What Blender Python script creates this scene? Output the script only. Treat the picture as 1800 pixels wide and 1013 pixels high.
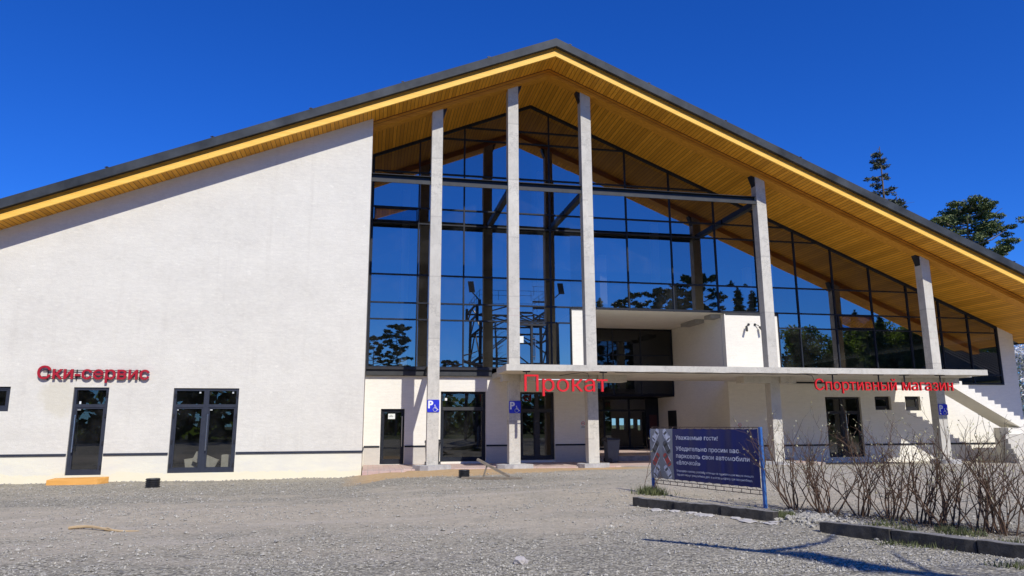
import bpy, bmesh, math, random
from mathutils import Vector, Matrix, noise
R = math.radians
rnd = random.Random(7)
for o in list(bpy.data.objects):
    bpy.data.objects.remove(o)
sc = bpy.context.scene
COL = sc.collection

# ------------------------------------------------------------------ camera
cd = bpy.data.cameras.new("camera")
cam = bpy.data.objects.new("camera", cd)
COL.objects.link(cam)
sc.camera = cam
CAMZ = 1.65
yaw, pitch, roll = 0.19588, 0.18956, -0.00454
r_ = Vector((math.cos(yaw), -math.sin(yaw), 0))
f_ = Vector((math.sin(yaw) * math.cos(pitch), math.cos(yaw) * math.cos(pitch), math.sin(pitch)))
u_ = r_.cross(f_)
rr = r_ * math.cos(roll) + u_ * math.sin(roll)
uu = -r_ * math.sin(roll) + u_ * math.cos(roll)
m3 = Matrix((rr, uu, -f_)).transposed()
cam.matrix_world = Matrix.Translation((0, 0, CAMZ)) @ m3.to_4x4()
cd.sensor_width = 36.0
cd.sensor_fit = 'HORIZONTAL'
cd.lens = 1248.0 / 1800.0 * 36.0
cd.clip_start = 0.1
cd.clip_end = 2000.0

# ------------------------------------------------------------------ world, sun
SUN = Vector((0.245, -1.0, 0.94)).normalized()
elev = math.asin(SUN.z)
azim = math.atan2(SUN.x, SUN.y)
world = bpy.data.worlds.new("World")
sc.world = world
world.use_nodes = True
wt = world.node_tree
wt.nodes.clear()
sky = wt.nodes.new("ShaderNodeTexSky")
sky.sky_type = 'NISHITA'
sky.sun_disc = False
sky.sun_elevation = elev
sky.sun_rotation = azim
sky.altitude = 300.0
sky.air_density = 1.0
sky.dust_density = 0.0
sky.ozone_density = 4.0
hsv = wt.nodes.new("ShaderNodeHueSaturation")
hsv.inputs['Saturation'].default_value = 1.25
hsv.inputs['Value'].default_value = 1.0
bg = wt.nodes.new("ShaderNodeBackground")
bg.inputs['Strength'].default_value = 0.085
wo = wt.nodes.new("ShaderNodeOutputWorld")
wt.links.new(sky.outputs[0], hsv.inputs['Color'])
tint = wt.nodes.new("ShaderNodeMix")
tint.data_type = 'RGBA'
tint.blend_type = 'MULTIPLY'
tint.inputs[0].default_value = 1.0
tint.inputs[7].default_value = (0.40, 0.88, 1.82, 1)
wt.links.new(hsv.outputs[0], tint.inputs[6])
wt.links.new(tint.outputs[2], bg.inputs['Color'])
wt.links.new(bg.outputs[0], wo.inputs[0])

sl = bpy.data.lights.new("sun", 'SUN')
sl.energy = 4.4
sl.angle = R(0.53)
sl.color = (1.0, 0.96, 0.90)
so = bpy.data.objects.new("sun", sl)
COL.objects.link(so)
so.rotation_euler = (-SUN).to_track_quat('-Z', 'Y').to_euler()
so.location = SUN * 120

sc.view_settings.view_transform = 'Standard'
sc.view_settings.look = 'None'
sc.view_settings.exposure = 0.0
sc.view_settings.gamma = 1.0
sc.render.engine = 'CYCLES'
sc.cycles.caustics_reflective = False
sc.cycles.caustics_refractive = False
sc.cycles.max_bounces = 8
sc.cycles.transparent_max_bounces = 12


# ------------------------------------------------------------------ material helpers
class NT:
    def __init__(s, name):
        s.m = bpy.data.materials.new(name)
        s.m.use_nodes = True
        s.t = s.m.node_tree
        s.t.nodes.clear()
        s.out = s.t.nodes.new("ShaderNodeOutputMaterial")
        s.b = s.t.nodes.new("ShaderNodeBsdfPrincipled")
        s.t.links.new(s.b.outputs[0], s.out.inputs[0])
        g = s.t.nodes.new("ShaderNodeNewGeometry")
        s.pos = g.outputs['Position']
        s.geo = g

    def n(s, typ, **kw):
        nd = s.t.nodes.new(typ)
        for k, v in kw.items():
            setattr(nd, k, v)
        return nd

    def link(s, a, b):
        s.t.links.new(a, b)

    def setin(s, sock, v):
        if hasattr(v, 'is_output'):
            s.link(v, sock)
        else:
            if isinstance(v, (tuple, list)) and len(v) == 3 and sock.type == 'RGBA':
                v = (*v, 1)
            sock.default_value = v

    def scale(s, v, vec=None):
        nd = s.n("ShaderNodeVectorMath", operation='MULTIPLY')
        s.link(vec or s.pos, nd.inputs[0])
        nd.inputs[1].default_value = v if isinstance(v, (tuple, list)) else (v, v, v)
        return nd.outputs[0]

    def noise(s, scale=1.0, detail=4, rough=0.55, vec=None, stretch=None):
        v = vec or s.pos
        if stretch:
            v = s.scale(stretch, v)
        nd = s.n("ShaderNodeTexNoise")
        s.link(v, nd.inputs['Vector'])
        nd.inputs['Scale'].default_value = scale
        nd.inputs['Detail'].default_value = detail
        nd.inputs['Roughness'].default_value = rough
        return nd.outputs['Fac']

    def vor(s, scale, feature='F1', out='Distance', vec=None, rand=1.0):
        nd = s.n("ShaderNodeTexVoronoi", feature=feature)
        s.link(vec or s.pos, nd.inputs['Vector'])
        nd.inputs['Scale'].default_value = scale
        nd.inputs['Randomness'].default_value = rand
        return nd.outputs[out]

    def math(s, op, a, b=0.0, c=0.0, clamp=False):
        nd = s.n("ShaderNodeMath", operation=op)
        nd.use_clamp = clamp
        s.setin(nd.inputs[0], a)
        s.setin(nd.inputs[1], b)
        s.setin(nd.inputs[2], c)
        return nd.outputs[0]

    def ramp(s, fac, a, b, lo=0.0, hi=1.0):
        nd = s.n("ShaderNodeMapRange")
        s.setin(nd.inputs[0], fac)
        nd.inputs[1].default_value = a
        nd.inputs[2].default_value = b
        nd.inputs[3].default_value = lo
        nd.inputs[4].default_value = hi
        return nd.outputs[0]

    def mix(s, fac, a, b, blend='MIX'):
        nd = s.n("ShaderNodeMix", data_type='RGBA', blend_type=blend)
        s.setin(nd.inputs[0], fac)
        s.setin(nd.inputs[6], a)
        s.setin(nd.inputs[7], b)
        return nd.outputs[2]

    def sep(s, vec=None):
        nd = s.n("ShaderNodeSeparateXYZ")
        s.link(vec or s.pos, nd.inputs[0])
        return nd.outputs

    def bump(s, h, strength=0.3, dist=0.02):
        nd = s.n("ShaderNodeBump")
        s.link(h, nd.inputs['Height'])
        nd.inputs['Strength'].default_value = strength
        nd.inputs['Distance'].default_value = dist
        s.link(nd.outputs[0], s.b.inputs['Normal'])

    def col(s, c):
        s.setin(s.b.inputs['Base Color'], c)

    def set(s, **kw):
        for k, v in kw.items():
            s.setin(s.b.inputs[k.replace('_', ' ')], v)
        return s


def vary(name, c1, c2, scale=3.0, rough=0.6, metallic=0.0, bump=0.0, bscale=60.0, stretch=None, spec=0.5, detail=5):
    t = NT(name)
    f = t.ramp(t.noise(scale, detail, 0.6, stretch=stretch), 0.3, 0.7)
    t.col(t.mix(f, c1, c2))
    t.set(Roughness=rough, Metallic=metallic)
    t.b.inputs['Specular IOR Level'].default_value = spec
    if bump:
        t.bump(t.noise(bscale, 3, 0.6), bump, 0.01)
    return t.m


M = {}


def stucco(name, base, dark, stain=False):
    t = NT(name)
    n1 = t.ramp(t.noise(0.55, 6, 0.65, stretch=(1, 1, 1.5)), 0.32, 0.7)
    n2 = t.ramp(t.noise(5.0, 6, 0.7, stretch=(1, 1, 2.2)), 0.3, 0.72)
    n3 = t.ramp(t.noise(26.0, 4, 0.7, stretch=(0.7, 1, 1.3)), 0.35, 0.65)
    c = t.mix(n1, dark, base)
    c = t.mix(t.math('MULTIPLY', n2, 0.7), c, tuple(min(1, x * 1.09) for x in base))
    n4 = t.ramp(t.noise(2.0, 5, 0.75, stretch=(1, 1, 7)), 0.42, 0.72)
    n5 = t.ramp(t.noise(2.0, 5, 0.75, stretch=(8, 1, 1)), 0.45, 0.75)
    c = t.mix(t.math('MULTIPLY', n4, 0.6), c, tuple(x * 0.86 for x in base))
    c = t.mix(t.math('MULTIPLY', n5, 0.30), c, tuple(x * 0.86 for x in base))
    c = t.mix(t.math('MULTIPLY', n3, 0.24), c, tuple(x * 0.78 for x in base))
    if stain:
        x, y, z = t.sep()
        cs_ = t.math('ABSOLUTE', t.math('SUBTRACT', t.math('FRACT', t.math('DIVIDE', z, 0.31)), 0.5))
        cs_ = t.math('MULTIPLY', t.ramp(cs_, 0.40, 0.49), t.ramp(t.noise(1.1, 4, 0.6), 0.42, 0.62))
        c = t.mix(t.math('MULTIPLY', cs_, 0.22), c, tuple(v * 0.8 for v in base))
        wv = t.ramp(t.noise(1.0, 3, 0.7, stretch=(7, 1, 22)), 0.50, 0.75)
        c = t.mix(t.math('MULTIPLY', wv, 0.6), c, tuple(v * 0.84 for v in base))
        spk = t.ramp(t.noise(1.0, 2, 0.6, stretch=(3.2, 1, 5.5)), 0.66, 0.74)
        c = t.mix(t.math('MULTIPLY', spk, 0.5), c, (0.86, 0.82, 0.70))
        stk = t.math('MULTIPLY', t.ramp(t.noise(1.0, 4, 0.6, stretch=(3.0, 1, 0.12)), 0.52, 0.75), t.ramp(t.noise(0.35, 3, 0.5), 0.4, 0.65))
        c = t.mix(t.math('MULTIPLY', stk, 0.36), c, (0.50, 0.46, 0.38))
        # ochre damp stain beside the single door and pale yellow glue at the plinth
        d = t.math('ADD', t.math('POWER', t.math('MULTIPLY', t.math('SUBTRACT', x, -10.35), 1.3), 2.0),
                   t.math('POWER', t.math('MULTIPLY', t.math('SUBTRACT', z, 2.55), 1.5), 2.0))
        d = t.math('ADD', d, t.math('MULTIPLY', t.math('SUBTRACT', t.noise(2.2, 5, 0.65), 0.5), 2.2))
        c = t.mix(t.ramp(d, 0.95, 0.45, 0.0, 0.5), c, (0.60, 0.55, 0.40))
        low = t.ramp(z, 0.72, 0.62)
        pn = t.ramp(t.noise(1.3, 5, 0.6, stretch=(0.6, 1, 2.0)), 0.38, 0.62)
        pc = t.mix(pn, (0.82, 0.775, 0.60), (0.75, 0.715, 0.59))
        c = t.mix(low, c, pc)
        edge = t.math('ADD', z, t.math('MULTIPLY', t.math('SUBTRACT', t.noise(1.4, 5, 0.7), 0.5), 0.45))
        c = t.mix(t.ramp(edge, 0.09, 0.05), c, (0.84, 0.77, 0.55))
    t.col(c)
    t.set(Roughness=0.92)
    t.b.inputs['Specular IOR Level'].default_value = 0.15
    t.bump(t.math('ADD', t.noise(70, 3, 0.6), t.math('MULTIPLY', n2, 0.8)), 0.35, 0.012)
    return t.m


M['wall_left'] = stucco("white_stucco", (0.77, 0.735, 0.625), (0.60, 0.568, 0.485), True)
M['wall_in'] = stucco("fresh_white_stucco", (0.86, 0.825, 0.715), (0.78, 0.745, 0.645))
M['plinth'] = stucco("grey_plinth_render", (0.60, 0.57, 0.50), (0.50, 0.475, 0.42))


def concrete():
    t = NT("raw_concrete")
    n1 = t.ramp(t.noise(0.9, 6, 0.7), 0.3, 0.72)
    n2 = t.ramp(t.noise(9.0, 6, 0.75, stretch=(1, 1, 0.45)), 0.3, 0.7)
    c = t.mix(n1, (0.44, 0.415, 0.345), (0.68, 0.64, 0.535))
    c = t.mix(t.math('MULTIPLY', n2, 0.6), c, (0.74, 0.70, 0.595))
    x, y, z = t.sep()
    # casting lifts: each lift has its own tone
    lift = t.math('FLOOR', t.math('DIVIDE', t.math('ADD', z, t.math('MULTIPLY', t.math('FLOOR', t.math('DIVIDE', x, 2.9)), 0.7)), 2.45))
    wn = t.n("ShaderNodeTexWhiteNoise", noise_dimensions='1D')
    t.link(lift, wn.inputs['W'])
    c = t.mix(t.math('MULTIPLY', wn.outputs['Value'], 0.35), c, (0.44, 0.42, 0.37))
    fr = t.math('FRACT', t.math('DIVIDE', t.math('ADD', z, t.math('MULTIPLY', t.math('FLOOR', t.math('DIVIDE', x, 2.9)), 0.7)), 2.45))
    c = t.mix(t.math('MULTIPLY', t.ramp(fr, 0.03, 0.0), 0.55), c, (0.33, 0.31, 0.27))
    crk = t.math('ABSOLUTE', t.math('SUBTRACT', t.noise(1.6, 6, 0.75, stretch=(1, 1, 1.7)), 0.5))
    crk = t.math('MULTIPLY', t.ramp(crk, 0.014, 0.004), t.ramp(t.noise(0.7, 3, 0.6), 0.45, 0.6))
    c = t.mix(t.math('MULTIPLY', crk, 0.55), c, (0.20, 0.19, 0.165))
    smu = t.ramp(t.noise(4.0, 6, 0.8, stretch=(1, 1, 0.5)), 0.56, 0.72)
    c = t.mix(t.math('MULTIPLY', smu, 0.5), c, (0.34, 0.32, 0.275))
    pits = t.ramp(t.vor(22.0), 0.10, 0.04)
    c = t.mix(t.math('MULTIPLY', pits, 0.5), c, (0.25, 0.24, 0.22))
    t.col(c)
    t.set(Roughness=0.88)
    t.b.inputs['Specular IOR Level'].default_value = 0.2
    t.bump(t.math('ADD', t.noise(40, 4, 0.65), t.math('MULTIPLY', pits, -0.8)), 0.4, 0.012)
    return t.m


M['concrete'] = concrete()


def wood_boards(name, a, b, groove_shade):
    t = NT(name)
    x, y, z = t.sep()
    w = t.math('DIVIDE', x, 0.152)
    idx = t.math('FLOOR', w)
    fr = t.math('FRACT', w)
    wn = t.n("ShaderNodeTexWhiteNoise", noise_dimensions='1D')
    t.link(idx, wn.inputs['W'])
    cmb = t.n("ShaderNodeCombineXYZ")
    t.link(t.math('MULTIPLY', x, 9.0), cmb.inputs[0])
    t.link(t.math('ADD', t.math('MULTIPLY', y, 0.9), t.math('MULTIPLY', wn.outputs['Value'], 37.0)), cmb.inputs[1])
    g = t.ramp(t.noise(2.2, 5, 0.6, vec=cmb.outputs[0]), 0.3, 0.7)
    c = t.mix(g, a, b)
    c = t.mix(t.math('MULTIPLY', wn.outputs['Value'], 0.65), c, tuple(v * 0.62 for v in a))
    kn = t.ramp(t.vor(3.1, vec=t.scale((2.2, 0.55, 1.0))), 0.075, 0.04)
    c = t.mix(t.math('MULTIPLY', kn, 0.7), c, (0.16, 0.06, 0.015))
    e = t.math('MINIMUM', fr, t.math('SUBTRACT', 1.0, fr))
    gr = t.ramp(e, 0.085, 0.03)
    c = t.mix(gr, c, groove_shade)  # shadow in the board grooves painted as dark lines
    t.col(c)
    t.set(Roughness=0.55)
    t.b.inputs['Specular IOR Level'].default_value = 0.3
    t.bump(t.math('SUBTRACT', t.math('MULTIPLY', g, 0.1), gr), 0.6, 0.01)
    return t.m


M['soffit'] = wood_boards("larch_soffit_boards", (0.72, 0.315, 0.018), (0.90, 0.44, 0.048), (0.17, 0.06, 0.01))


def wood_plain(name, a, b, axis=0, fine=14.0):
    t = NT(name)
    st = [fine] * 3
    st[axis] = 0.8
    g = t.ramp(t.noise(1.0, 5, 0.6, stretch=tuple(st)), 0.32, 0.7)
    c = t.mix(g, a, b)
    ks = [2.5] * 3
    ks[axis] = 0.8
    kn = t.ramp(t.vor(1.6, vec=t.scale(tuple(ks))), 0.06, 0.03)
    c = t.mix(t.math('MULTIPLY', kn, 0.6), c, tuple(v * 0.35 for v in a))
    t.col(c)
    t.set(Roughness=0.6)
    t.b.inputs['Specular IOR Level'].default_value = 0.3
    t.bump(g, 0.2, 0.005)
    return t.m


M['fascia'] = wood_plain("varnished_yellow_board", (0.90, 0.50, 0.075), (0.97, 0.60, 0.12))
M['beamwood'] = wood_plain("glued_timber_beam", (0.52, 0.215, 0.016), (0.72, 0.33, 0.035))
M['gap'] = vary("painted_gap_shade", (0.14, 0.03, 0.008), (0.20, 0.05, 0.012), 4, 0.8)
M['old_wood'] = wood_plain("weathered_plank", (0.17, 0.14, 0.10), (0.28, 0.235, 0.175), fine=22)
M['orange_wood'] = wood_plain("orange_stained_plank", (0.72, 0.34, 0.07), (0.82, 0.44, 0.12), fine=10)
M['stick'] = wood_plain("peeled_branch", (0.45, 0.32, 0.16), (0.55, 0.42, 0.25))
M['roof_metal'] = vary("grey_sheet_metal", (0.020, 0.024, 0.028), (0.062, 0.069, 0.075), 1.1, 0.6, 0.0, 0.0, stretch=(1, 1, 1), spec=0.2)
M['roof_top'] = vary("roof_sheet", (0.10, 0.11, 0.12), (0.13, 0.14, 0.15), 1.0, 0.5)
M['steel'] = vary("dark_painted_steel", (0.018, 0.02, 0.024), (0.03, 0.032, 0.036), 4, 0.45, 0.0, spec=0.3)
M['steel_lit'] = vary("grey_and_sunlit_steel", (0.038, 0.040, 0.041), (0.058, 0.060, 0.060), 3, 0.6, 0.0, spec=0.25)  # lighter copy of the steel: sunlight put into the colour; plain grey on fittings
M['black'] = vary("matt_black_metal", (0.012, 0.012, 0.014), (0.02, 0.02, 0.023), 5, 0.5)
M['frame'] = vary("anthracite_frame", (0.012, 0.015, 0.022), (0.02, 0.024, 0.032), 5, 0.5, spec=0.25)
M['door_frame'] = vary("slate_grey_door_frame", (0.028, 0.033, 0.047), (0.04, 0.046, 0.062), 5, 0.45, spec=0.3)
M['chrome'] = vary("brushed_steel", (0.55, 0.55, 0.55), (0.65, 0.65, 0.65), 30, 0.28, 1.0)
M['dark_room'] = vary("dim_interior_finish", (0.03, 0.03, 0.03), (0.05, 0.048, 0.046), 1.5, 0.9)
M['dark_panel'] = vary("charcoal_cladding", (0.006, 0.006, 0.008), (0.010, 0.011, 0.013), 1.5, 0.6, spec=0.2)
M['red'] = vary("red_acrylic", (0.66, 0.012, 0.016), (0.72, 0.018, 0.022), 2, 0.35)
M['crimson'] = vary("crimson_acrylic", (0.36, 0.010, 0.022), (0.42, 0.014, 0.028), 2, 0.4)
M['red_side'] = vary("dark_red_return", (0.33, 0.008, 0.014), (0.38, 0.01, 0.018), 2, 0.45)
M['survey'] = vary("faded_red_chalk", (0.50, 0.36, 0.33), (0.56, 0.44, 0.40), 12, 0.8)
M['blue_sign'] = vary("blue_sign_film", (0.018, 0.030, 0.50), (0.025, 0.038, 0.56), 3, 0.35)
M['white_paint'] = vary("white_vinyl", (0.78, 0.78, 0.78), (0.83, 0.83, 0.82), 3, 0.45)
M['paper'] = vary("white_paper", (0.72, 0.76, 0.70), (0.78, 0.80, 0.76), 8, 0.8)
M['ink'] = vary("black_ink", (0.02, 0.02, 0.02), (0.04, 0.04, 0.04), 8, 0.8)
M['bin'] = vary("grey_bin_plastic", (0.07, 0.082, 0.095), (0.09, 0.102, 0.115), 8, 0.45)
M['bin_dark'] = vary("black_bin_plastic", (0.012, 0.013, 0.015), (0.02, 0.02, 0.022), 8, 0.45)
M['pipe'] = vary("black_corrugated_plastic", (0.012, 0.012, 0.013), (0.022, 0.022, 0.023), 10, 0.42)
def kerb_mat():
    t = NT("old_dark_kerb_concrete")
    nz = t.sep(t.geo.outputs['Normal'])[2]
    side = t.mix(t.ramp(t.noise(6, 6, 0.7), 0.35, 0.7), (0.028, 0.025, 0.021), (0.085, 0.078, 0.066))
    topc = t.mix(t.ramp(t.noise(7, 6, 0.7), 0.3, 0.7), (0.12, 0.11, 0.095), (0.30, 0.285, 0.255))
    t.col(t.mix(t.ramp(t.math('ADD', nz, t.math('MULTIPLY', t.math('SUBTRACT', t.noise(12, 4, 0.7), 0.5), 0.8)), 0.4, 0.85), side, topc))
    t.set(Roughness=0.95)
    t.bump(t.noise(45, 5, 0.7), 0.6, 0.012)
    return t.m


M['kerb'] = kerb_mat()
M['banner_blue'] = vary("navy_banner_vinyl", (0.011, 0.014, 0.100), (0.015, 0.019, 0.125), 2, 0.45, 0, 0.0, spec=0.3)
M['banner_grey'] = vary("grey_banner_print", (0.20, 0.205, 0.21), (0.26, 0.265, 0.27), 3, 0.4)
M['banner_white'] = vary("white_banner_print", (0.72, 0.72, 0.75), (0.78, 0.78, 0.80), 3, 0.4)
M['car_silver'] = vary("silver_print", (0.62, 0.63, 0.65), (0.74, 0.75, 0.77), 6, 0.4)
M['car_dark'] = vary("dark_grey_print", (0.07, 0.072, 0.075), (0.10, 0.10, 0.105), 6, 0.4)
M['car_red'] = vary("red_print", (0.42, 0.035, 0.03), (0.50, 0.045, 0.04), 6, 0.4)
M['blue_post'] = vary("chipped_blue_paint", (0.016, 0.095, 0.34), (0.06, 0.17, 0.42), 9, 0.5, 0, 0.2, 30)
M['rust'] = vary("rusty_rebar", (0.05, 0.035, 0.03), (0.09, 0.055, 0.04), 20, 0.8)
M['bark'] = vary("grey_brown_bark", (0.09, 0.07, 0.055), (0.17, 0.135, 0.105), 12, 0.9, 0, 0.4, 40)
M['pine_bark'] = vary("pale_pine_bark", (0.20, 0.15, 0.11), (0.34, 0.28, 0.22), 6, 0.9, 0, 0.4, 30)
M['twig'] = vary("reddish_brown_twig", (0.055, 0.030, 0.017), (0.15, 0.088, 0.048), 9, 0.8)
M['bud'] = vary("pale_green_bud", (0.36, 0.35, 0.16), (0.50, 0.46, 0.30), 30, 0.7)
M['needle'] = vary("dark_pine_needles", (0.060, 0.088, 0.022), (0.16, 0.19, 0.055), 1.3, 0.7, detail=4)
M['spruce'] = vary("grey_green_spruce_needles", (0.050, 0.060, 0.034), (0.10, 0.11, 0.062), 1.3, 0.75)
M['leaf'] = vary("fresh_spring_leaves", (0.045, 0.085, 0.018), (0.10, 0.16, 0.035), 0.9, 0.6)
M['leaf_dark'] = vary("mid_green_leaves", (0.035, 0.065, 0.018), (0.07, 0.11, 0.03), 0.9, 0.6)
for k_ in ('leaf', 'leaf_dark'):
    nt_ = M[k_].node_tree
    pb_ = next(n for n in nt_.nodes if n.type == 'BSDF_PRINCIPLED')
    ou_ = next(n for n in nt_.nodes if n.type == 'OUTPUT_MATERIAL')
    tl_ = nt_.nodes.new("ShaderNodeBsdfTranslucent")
    tl_.inputs['Color'].default_value = (0.20, 0.30, 0.04, 1)
    mx_ = nt_.nodes.new("ShaderNodeMixShader")
    mx_.inputs[0].default_value = 0.45
    nt_.links.new(pb_.outputs[0], mx_.inputs[1])
    nt_.links.new(tl_.outputs[0], mx_.inputs[2])
    nt_.links.new(mx_.outputs[0], ou_.inputs[0])
M['blossom'] = vary("white_blossom", (0.62, 0.61, 0.58), (0.80, 0.79, 0.76), 3, 0.8)
M['litter'] = vary("dead_leaf_litter", (0.06, 0.042, 0.026), (0.18, 0.13, 0.08), 30, 0.9)
M['grass'] = vary("short_grass", (0.05, 0.072, 0.018), (0.13, 0.14, 0.05), 6, 0.7)
M['gravel'] = vary("crushed_granite", (0.13, 0.122, 0.10), (0.58, 0.545, 0.45), 38, 0.9, detail=2)
M['rock'] = vary("pinkish_stone", (0.40, 0.36, 0.32), (0.55, 0.51, 0.46), 14, 0.9, 0, 0.4, 50)
M['flake'] = vary("broken_pale_concrete", (0.42, 0.39, 0.34), (0.56, 0.53, 0.47), 9, 0.95, 0, 0.4, 50)
M['tower'] = vary("brown_tower_steel", (0.03, 0.028, 0.03), (0.05, 0.045, 0.045), 6, 0.6)
M['tile'] = vary("dark_roof_tiles", (0.035, 0.035, 0.038), (0.06, 0.055, 0.055), 6, 0.6)
M['carton'] = vary("pale_cardboard", (0.36, 0.33, 0.27), (0.46, 0.43, 0.36), 4, 0.8)
M['plaque'] = vary("dark_red_plaque", (0.05, 0.008, 0.008), (0.07, 0.012, 0.01), 4, 0.5)
M['pad'] = vary("rough_footing_concrete", (0.36, 0.35, 0.33), (0.55, 0.54, 0.51), 6, 0.95, 0, 0.6, 40, detail=7)
M['lightbox'] = vary("grey_lamp_housing", (0.30, 0.29, 0.27), (0.36, 0.35, 0.33), 4, 0.6)


def glass(name, fac, refl, trans):
    t = NT(name)
    t.t.nodes.remove(t.b)
    g = t.n("ShaderNodeBsdfGlossy")
    g.inputs['Color'].default_value = (*refl, 1)
    g.inputs['Roughness'].default_value = 0.0
    tr = t.n("ShaderNodeBsdfTransparent")
    tr.inputs['Color'].default_value = (*trans, 1)
    lw = t.n("ShaderNodeLayerWeight")
    lw.inputs['Blend'].default_value = 0.5
    fz = t.math('ADD', 0.04, t.math('MULTIPLY', t.math('POWER', lw.outputs['Facing'], 5.0), 0.96))
    rv = t.math('MULTIPLY', t.math('SUBTRACT', t.geo.outputs['Random Per Island'], 0.5), fac * 0.22)
    f = t.math('ADD', t.math('ADD', t.math('MULTIPLY', fz, 1.0 - fac), fac), rv, clamp=True)
    mx = t.n("ShaderNodeMixShader")
    t.link(f, mx.inputs[0])
    t.link(tr.outputs[0], mx.inputs[1])
    t.link(g.outputs[0], mx.inputs[2])
    df = t.n("ShaderNodeBsdfDiffuse")
    df.inputs['Color'].default_value = (0.5, 0.5, 0.48, 1)
    m2 = t.n("ShaderNodeMixShader")
    du = t.ramp(t.noise(0.9, 6, 0.7), 0.45, 0.8, 0.004, 0.045)
    t.link(du, m2.inputs[0])
    t.link(mx.outputs[0], m2.inputs[1])
    t.link(df.outputs[0], m2.inputs[2])
    t.link(m2.outputs[0], t.out.inputs[0])
    return t.m


M['glass'] = glass("coated_facade_glass", 0.335, (0.88, 0.86, 0.82), (0.34, 0.36, 0.37))
M['door_glass'] = glass("dark_door_glass", 0.09, (0.9, 0.92, 0.92), (0.75, 0.77, 0.75))
M['dim_glass'] = glass("shaded_upper_glass", 0.03, (0.7, 0.72, 0.75), (0.4, 0.4, 0.4))
M['clear_glass'] = glass("clear_glass", 0.06, (0.9, 0.9, 0.9), (0.75, 0.77, 0.77))


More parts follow.
